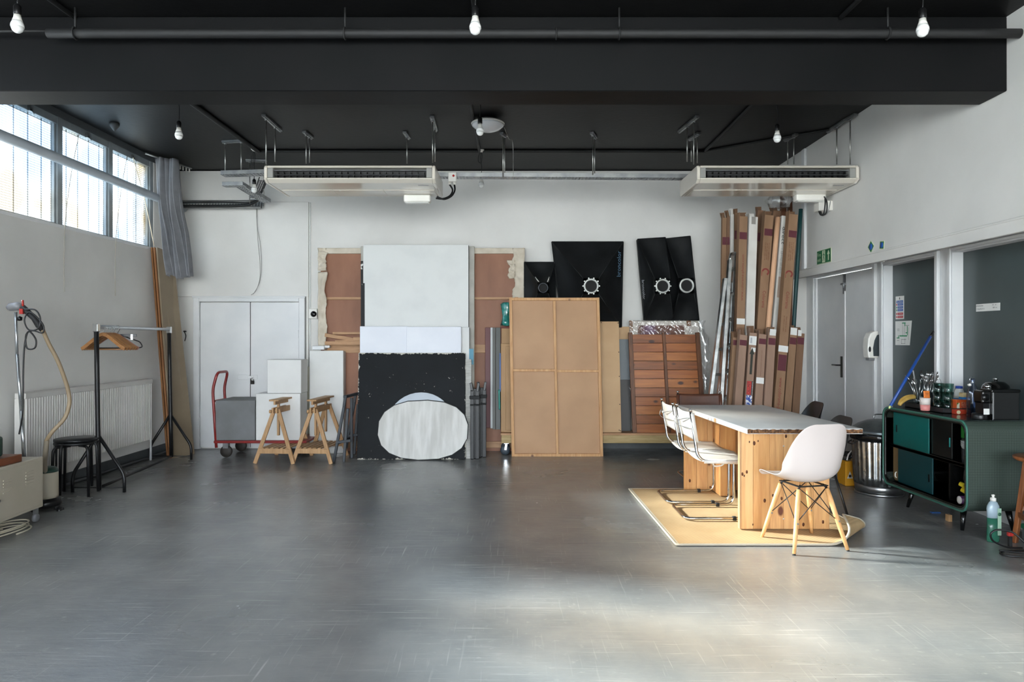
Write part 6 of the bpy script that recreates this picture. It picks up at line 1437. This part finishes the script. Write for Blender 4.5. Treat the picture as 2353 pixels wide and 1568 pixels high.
t = item('milk_bottle', 'white plastic bottle with blue cap and blue band', 'bottle', (sx(2204, 5.66), 5.66, T2))
MB().lathe([(.038, 0), (.04, .01), (.04, .09)], seg=24).build('blue_band', mat('blue_label', '3f86b4', .4), t)
MB().lathe([(.04, .09), (.04, .115), (.032, .15), (.026, .165), (.024, .17)], seg=24).build('body', white_plastic, t)
MB().lathe([(.026, .168), (.026, .188), (.0, .19)], seg=20).build('cap', mat('blue_cap', '2748a0', .4), t)
t = item('tea_carton', 'orange tea carton with printed side, standing on the tray', 'carton', (sx(2207, 5.42), 5.42, T2))
MB().bx(-.055, .055, -.035, .035, 0, .098).build('carton', mat('orange_carton', 'c9531d', .5), t, bev=.002)
decal('print', t.location+V((.012, -.036, .045)), (1, 0, 0), (0, 0, 1), .062, .072, mat('red_brown_text', 'a5362a', .6, c2='c98a60', scale=160, mixr=(.5, .55)), t)
decal('print', t.location+V((-.042, -.036, .05)), (1, 0, 0), (0, 0, 1), .022, .05, mat('green_motif', '5a7a2c', .5, c2='e0d8c0', scale=40, mixr=(.5, .55)), t)
t = item('tea_carton', 'smaller white, orange and blue carton on top of the orange one', 'carton', (sx(2216, 5.44), 5.44, T2+.0985))
MB().bx(-.028, .028, -.025, .025, .018, .052).build('carton', mat('cream_orange_carton', 'e0c690', .5), t, bev=.002)
MB().bx(-.0285, .0285, -.0255, .0255, .0, .018).build('blue_band', mat('blue_print', '2f78b4', .5), t)
t = item('tea_carton', 'flat red carton lying on the sideboard in front of the tray', 'carton', (sx(2210, 5.32), 5.32, TZ))
MB().bx(-.06, .05, -.03, .03, 0, .036).build('carton', mat('red_carton', 'b33a20', .5), t, bev=.002)
MB().lathe([(.015, 0), (.015, .001)], (-.045, -.031, .018), 14, Matrix.Rotation(math.pi/2, 3, 'X')).build('motif', mat('cream_motif', 'd8cfa8', .5), t)
t = item('swing_top_bottle', 'tall clear swing-top bottle beside the coffee machine', 'bottle', (sx(2237, 5.18), 5.19, TZ))
MB().lathe([(.036, 0), (.041, .006), (.041, .175), (.036, .20), (.016, .245), (.0135, .262), (.0145, .268), (.0145, .285), (.011, .285), (.0105, .26), (.033, .2), (.038, .172), (.038, .01), (0, .01)], seg=30).build('glass', bluegl, t)
MB().tube(fillet([(-.016, 0, .262), (-.024, 0, .272), (-.02, 0, .29), (0, 0, .30)], .006), .0016, 5).tube([(-.016, 0, .262), (-.028, -.01, .245)], .0016, 5).build('wire_bail', chrome, t)
MB().lathe([(.006, 0), (.014, .008), (.010, .016), (0, .017)], (-.03, -.008, .228), 12).build('stopper', white_plastic, t)
t = item('coffee_machine', 'black boxy coffee machine with a white sticker on its base', 'coffee machine', (3.50, 5.0, TZ))
blg = mat('black_gloss_body', '090909', .18); x0, x1 = sx(2262, 4.98), sx(2322, 4.95)
x0 = 3.445
MB().bx(x0, x0+.195, 4.92, 5.04, 0+TZ, TZ+.205).build('body', mat('satin_black_body', '0e0f0f', .35), t, world=True, bev=.008, seg=2)
MB().bx(x0-.012, x0+.20, 4.915, 5.045, TZ+.2, TZ+.222).build('top_lid', blg, t, world=True, bev=.008, seg=2)
MB().bx(x0-.07, x0, 4.93, 5.03, TZ+.12, TZ+.212).build('brew_head', blg, t, world=True, bev=.012, seg=2)
MB().lathe([(.0, 0), (.026, .002), (.026, .012), (0, .014)], (x0-.055, 4.925, TZ+.165), 20, Matrix.Rotation(math.pi/2, 3, 'X')).build('knob', black_plastic, t, world=True)
MB().lathe([(.048, 0), (.05, .005), (.05, .04), (.046, .044), (0, .044)], (x0-.055, 4.98, TZ), 24).build('drip_tray', black_plastic, t, world=True)
MB().bx(x0-.004, x0, 4.918, 4.93, TZ, TZ+.2).build('trim_strip', chrome, t, world=True)
s_ = decal('sticker', V((x0-.045, 4.93, TZ+.062)), (1, 0, 0), (0, 0, 1), .042, .042, label_white, t, .002); s_.location.y = -.006
MB().bx(x0-.06, x0, 4.935, 5.02, TZ+.044, TZ+.12).build('column', black_plastic, t, world=True)
t = item('black_teapot', 'glossy black lidded pot behind and above the coffee machine', 'pot', (sx(2290, 5.16)+.0, 5.17, TZ))
MB().lathe([(.06, 0), (.085, .02), (.10, .10), (.098, .19), (.085, .235), (.07, .25), (.055, .262), (.0, .268)], seg=32).build('body', mat('mirror_black', '060606', .05, coat=.5), t)
MB().lathe([(.01, .266), (.016, .28), (.02, .285), (.0, .292)], seg=16).build('lid_knob', chrome, t)
MB().lathe([(.022, 0), (.026, .03), (.0, .04)], (-.08, -.03, .21), 14).build('spout', chrome, t)
t = item('tall_glass', 'tall straight clear glass right of the coffee machine', 'glass', (sx(2333, 4.97), 4.99, TZ))
MB().lathe([(.032, 0), (.034, .004), (.036, .19), (.033, .19), (.031, .018), (0, .016)], seg=28).build('glass', clear, t)
t = item('bananas', 'pale yellow bananas lying at the far end of the sideboard', 'bananas', (sx(2085, 5.8), 5.8, TZ))
for k in range(2):
    MB().tube(smooth_path([(-.07, .0, .02+.05*k*0), (-.045, .01*k, .05+.012*k), (.0, .015*k, .078+.012*k), (.05, .01*k, .09+.008*k), (.07, 0, .088)], 5), [.006]+[.015]*19+[.006], 10).build('banana', mat('banana_%d' % k, 'c9a658', .5, c2='b08a3e', scale=20), t)
t = thing('broom', 'blue handle leaning diagonally from sideboard to glazed wall', 'broom handle', (3.13, 5.72, .81))
a, b_ = V((3.135, 5.70, .83)), V((RL-.045, 5.965, 1.455)); bl_ = mat('blue_handle_paint', '1c4a98', .35)
MB().tube([a, a.lerp(b_, .93)], .0125, 12).build('handle', bl_, t, world=True)
MB().tube([a.lerp(b_, .93), b_], .009, 10).build('black_tip', black_plastic, t, world=True)
MB().tube([a+(a-b_).normalized()*.025, a], [.006, .012], 10).build('pale_tip', mat('pale_lime_tip', 'c4cf8e', .5), t, world=True)
# ------------------------------------------------------------------ notices and fittings on the right
GX = RL+.0745
def sign(name, lab, cat, y1, y0, z0, z1, x=GX, m_=label_white, th=.002):
    t = thing(name, lab, cat, (x, (y0+y1)/2, z0)); MB().bx(x-th, x, y0, y1, z0, z1).build('sheet', m_, t, world=True); return t
RD, UP = (0, -1, 0), (0, 0, 1)   # reading direction on a wall that faces -X
def pl(t, x, y, z, w, h, m_, name='print', off=.0012): return decal(name, (x, y, z), RD, UP, w, h, m_, t, off)
RDv = V(RD)
xs_ = GX-.002
t = sign('fire_notice', 'narrow fire action notice with blue and red rows on the first glass', 'notice', 6.765, 6.62, 1.585, 1.81)
bl2, rd2, gn2 = mat('notice_blue', '1f56a8', .5), mat('notice_red', 'b5232a', .5), mat('notice_green', '1c8a5a', .5)
yc_ = 6.6925
pl(t, xs_, yc_, 1.787, .012, .022, print_black)
pl(t, xs_, yc_, 1.755, .118, .024, bl2); text('Fire Action', 'lettering', (xs_-.0015, yc_, 1.755), RD, UP, .02, label_white, t, width=.10)
for z, m_ in ((1.728, bl2), (1.700, bl2), (1.673, bl2), (1.637, rd2), (1.606, rd2)): pl(t, xs_, yc_-.012, z, .095, .022, m_); pl(t, xs_, yc_+.052, z, .016, .018, rd2 if m_ is bl2 and z > 1.71 or m_ is rd2 else gn2)
for z in (1.728, 1.700, 1.673, 1.637, 1.606): pl(t, xs_, yc_-.012, z, .07, .003, label_white, off=.002)
t = thing('floor_plan', 'white evacuation plan with green route lines, lower corner curling', 'notice', (GX, 6.6, 1.33))
ys1, ys0 = 6.77, 6.49
MB().add([(xs_, ys1, 1.33), (xs_, ys0+.035, 1.33), (xs_, ys0, 1.565), (xs_, ys1, 1.565), (GX, ys1, 1.33), (GX, ys0+.035, 1.33), (GX, ys0, 1.565), (GX, ys1, 1.565)], [(3, 2, 1, 0), (4, 5, 6, 7), (0, 1, 5, 4), (1, 2, 6, 5), (2, 3, 7, 6), (3, 0, 4, 7)]).build('sheet', label_white, t, world=True)
for (y, z, w, h, m_) in ((6.62, 1.545, .06, .01, gn2), (6.60, 1.53, .012, .03, gn2), (6.63, 1.42, .13, .012, gn2), (6.71, 1.41, .012, .03, gn2), (6.72, 1.40, .05, .01, gn2), (6.56, 1.47, .012, .09, gn2), (6.575, 1.45, .03, .01, gn2), (6.64, 1.48, .003, .13, print_black), (6.56, 1.52, .06, .003, print_black), (6.61, 1.49, .003, .11, print_black), (6.62, 1.385, .08, .003, print_black), (6.66, 1.365, .003, .05, print_black), (6.60, 1.37, .003, .05, print_black), (6.63, 1.345, .07, .003, print_black), (6.54, 1.44, .003, .12, print_black), (6.72, 1.375, .04, .003, print_black), (6.715, 1.49, .04, .002, print_black), (6.715, 1.48, .04, .002, print_black), (6.715, 1.47, .04, .002, print_black)):
    pl(t, xs_, y, z, w, h, m_)
t = sign('door_label', 'small white handwritten label on the second glass', 'label', 5.585, 5.31, 1.615, 1.675)
gp = mat('pencil_grey', '6a6c70', .7)
for k_, (y, z, w) in enumerate(((5.54, 1.66, .08), (5.53, 1.635, .09), (5.37, 1.662, .045), (5.36, 1.64, .05))):
    scribble('handwriting', (xs_-.001, y, z), RD, UP, w, .011, gp, t, 30+k_)
# fire exit sign on upper wall
t = thing('fire_exit_sign', 'green fire exit sign on the white wall above the door', 'sign', (RX, 7.19, SOF+.01))
gz0, gz1, gy1, gy0 = 2.185, 2.335, 7.36, 7.03; gx = RX-.004; lum = mat('pale_sign_border', 'cfd8b8', .5); gr = mat('exit_green', '1f6b42', .45)
MB().bx(gx, RX, gy0, gy1, gz0, gz1).build('plate', lum, t, world=True)
pl(t, gx, (gy0+gy1)/2, (gz0+gz1)/2, .318, .138, gr)
text('Fire', 'lettering', (gx-.002, 7.300, 2.285), RD, UP, .055, lum, t, width=.082); text('exit', 'lettering', (gx-.002, 7.300, 2.232), RD, UP, .055, lum, t, width=.078)
pl(t, gx-.001, 7.195, 2.26, .07, .125, lum); fx_ = gx-.0025
mm = MB()
def poly(pts, m_, nme):
    ps = [V((fx_, 7.195-a, 2.26+b_)) for a, b_ in pts]; MB().add(ps, [tuple(range(len(ps)))]).build(nme, m_, t, world=True)
poly([(.009*math.cos(a)+.008, .009*math.sin(a)+.045) for a in [k*math.pi/5 for k in range(10)]], gr, 'figure_head')
poly([(-.002, .034), (.016, .03), (.012, -.002), (-.006, -.002)], gr, 'figure_body')
poly([(-.006, 0), (.010, 0), (-.004, -.03), (-.022, -.05), (-.027, -.044), (-.012, -.026)], gr, 'figure_leg')
poly([(.002, 0), (.012, 0), (.022, -.028), (.014, -.055), (.006, -.055), (.010, -.030)], gr, 'figure_leg')
poly([(-.002, .034), (-.026, .016), (-.026, .008), (-.002, .024)], gr, 'figure_arm'); poly([(.014, .03), (.028, .008), (.023, .004), (.012, .02)], gr, 'figure_arm')
ps = [(-.010, -.05), (.010, -.05), (.010, .012), (.032, .012), (0, .055), (-.032, .012), (-.010, .012)]
MB().add([V((fx_, 7.085-a, 2.26+b_)) for a, b_ in ps], [(0, 1, 2, 6), (2, 3, 4, 5, 6)]).build('arrow', lum, t, world=True)
for i, (y, z, s_, lab, rot) in enumerate(((6.245, 2.235, .085, 'diamond-shaped green and blue sticker above the door frame', math.pi/4), (6.06, 2.225, .075, 'square green and blue sticker right of the diamond one', .12))):
    t = thing('safety_sticker', lab, 'sticker', (RX, y, z-.05)); R2 = Matrix.Rotation(rot, 3, 'X')
    MB().cb((RX-.002, y, z), (.003, s_, s_), R2).build('plate', lum, t, world=True)
    MB().cb((RX-.0035, y, z), (.002, s_*.84, s_*.84), R2).build('green_field', gr, t, world=True)
    MB().lathe([(s_*.33, 0), (s_*.33, .001), (0, .001)], (RX-.005, y, z), 18, Matrix.Rotation(-math.pi/2, 3, 'Y')).build('blue_disc', bl2, t, world=True)
# soap dispenser
t = thing('soap_dispenser', 'white and dark grey wall soap dispenser on the post', 'dispenser', (RL-.05, 6.95, 1.20))
prof = [(0, 0), (-.10, .0), (-.108, .03), (-.112, .12), (-.105, .20), (-.08, .255), (-.04, .275), (0, .278)]
MB().prism([(x_, z_) for x_, z_ in prof], (RL, 7.05, 1.195), (1, 0, 0), (0, 0, 1), (0, -.11, 0)).build('front_shell', white_plastic, t, world=True, bev=.012, seg=2)
MB().prism([(0, .02), (-.055, .02), (-.06, .10), (-.045, .18), (-.02, .235), (0, .24)], (RL-.0, 6.943, 1.195), (1, 0, 0), (0, 0, 1), (0, -.008, 0)).build('grey_side', mat('dark_slate_plastic', '343c40', .4), t, world=True, bev=.003)
MB().prism([(-.001+.012*math.cos(a), .016*math.sin(a)*1.8) for a in [k*math.pi/6 for k in range(12)]], (RL-.092, 6.939, 1.285), (1, 0, 0), (0, 0, 1), (0, -.004, 0)).build('level_window', black_plastic, t, world=True)
MB().bx(RL-.09, RL-.03, 6.96, 7.03, 1.17, 1.197).build('nozzle', grey_plastic, t, world=True, bev=.004)
# ------------------------------------------------------------------ washing-up bottle, stool, cables on the right
t = thing('washing_up_bottle', 'clear bottle half full of green liquid on the floor', 'bottle', (X_(2282, 4.69), 4.69, 0))
el = Matrix.Diagonal((1, .6, 1))
liq = mat('green_liquid', '2f6a55', .2, trans=.2); 
MB().lathe([(.038, 0), (.043, .008), (.042, .09), (.041, .165)], (0, 0, 0), 28, el).build('liquid', liq, t)
MB().lathe([(.041, .166), (.041, .205), (.043, .225), (.040, .245), (.028, .27), (.017, .28), (.014, .283)], (0, 0, 0), 28, el).build('bottle', mat('translucent_plastic', '9aacb6', .25, alpha=1), t)
MB().lathe([(.018, .28), (.018, .30), (.013, .302), (.008, .304), (.007, .312), (.011, .316), (.010, .324), (0, .325)], (0, 0, 0), 18).build('cap', white_plastic, t)
MB().bx(.012, .038, -.0275, -.0262, .05, .235).build('label', mat('pale_green_label', '8fae96', .5), t, bev=.0005)
MB().lathe([(.012, 0), (.012, .001), (0, .001)], (.024, -.0285, .195), 14, Matrix.Rotation(math.pi/2, 3, 'X')).build('label_disc', mat('dark_green_print', '2a5a44', .5), t)
t = thing('wooden_stool', 'brown wooden stool with round seat at the right edge', 'stool', (3.50, 4.50, 0))
sz = .615
MB().lathe([(.0, sz-.03), (.165, sz-.03), (.178, sz-.02), (.18, sz-.006), (.17, sz), (.0, sz-.004)], (0, 0, 0), 36).build('seat', stool_wood, t)
for k in range(4):
    a = math.radians(205+90*k); MB().bar((.115*math.cos(a), .115*math.sin(a), sz-.03), (.19*math.cos(a), .19*math.sin(a), 0), .036, .03, up=(math.cos(a), math.sin(a), 0)).build('leg', stool_wood, t, bev=.004)
for k in range(4):
    a = math.radians(205+90*k); b_ = a+math.pi/2; z = .2 if k % 2 else .24; r_ = .165
    MB().bar((r_*math.cos(a), r_*math.sin(a), z), (r_*math.cos(b_), r_*math.sin(b_), z), .018, .034).build('stretcher', stool_wood, t, bev=.003)
t = thing('green_toolbox', 'green and grey case on the floor behind the wooden stool', 'case', (3.66, 4.62, 0))
MB().bx(-.12, .2, -.03, .15, .0, .07).build('grey_base', mat('dull_grey_case', '5a5f60', .5), t, bev=.006)
MB().bx(-.125, .2, -.035, .155, .07, .105).build('green_lid', mat('green_case', '1f6a4a', .4), t, bev=.006)
MB().bx(-.09, .2, .0, .13, .105, .20).build('dark_bag', black_rubber, t, bev=.02, seg=2)
pts = [P(2350, 1262, 4.5), G(2342, 1262)+V((0, 0, .01)), G(2310, 1240)+V((0, 0, .01)), P(2283, 1228, 4.50), P(2279, 1215, 4.48), P(2287, 1209, 4.46), P(2305, 1215, 4.44), P(2325, 1240, 4.42), P(2342, 1262, 4.40), P(2360, 1275, 4.42)]
pts = [(3.36, 4.52, .01), (3.25, 4.50, .02), (3.155, 4.50, .06), (3.13, 4.49, .11), (3.17, 4.48, .14), (3.25, 4.46, .13), (3.31, 4.43, .07), (3.37, 4.40, .02), (3.55, 4.35, .01)]
single('black_lead', MB().tube(smooth_path(pts, 7), .006, 7), black_cable, 'black lead looping up beside the wooden stool leg', 'cable')
single('black_lead', MB().tube(smooth_path([(3.6, 4.42, .008), (3.40, 4.46, .008), (3.26, 4.47, .008), (3.15, 4.43, .008), (3.14, 4.37, .008), (3.24, 4.335, .008), (3.33, 4.36, .008), (3.30, 4.41, .008), (3.15, 4.44, .018)], 7), .006, 7), black_cable, 'black lead lying in a flat loop on the floor by the stool', 'cable')
t = thing('red_plug', 'small red connector on the black lead by the stool', 'plug', (3.30, 4.55, .05))
MB().bx(-.016, .016, -.012, .012, .03, .055).build('body', mat('red_connector', 'b02a26', .4), t, bev=.003)
MB().bx(-.01, .01, -.008, .008, -.05, .03).build('lead', black_rubber, t)
single('blue_scrap', MB().bx(3.33, 3.40, 5.45, 5.48, 0, .008), mat('blue_scrap', '24508c', .5), 'small blue strip on the floor under the sideboard', 'scrap')
single('wood_wedge', MB().bx(X_(2180, 5.2), X_(2188, 5.2), 5.2, 5.24, 0, .05), pine_pale, 'small pale wooden wedge on the floor under the sideboard', 'wedge')
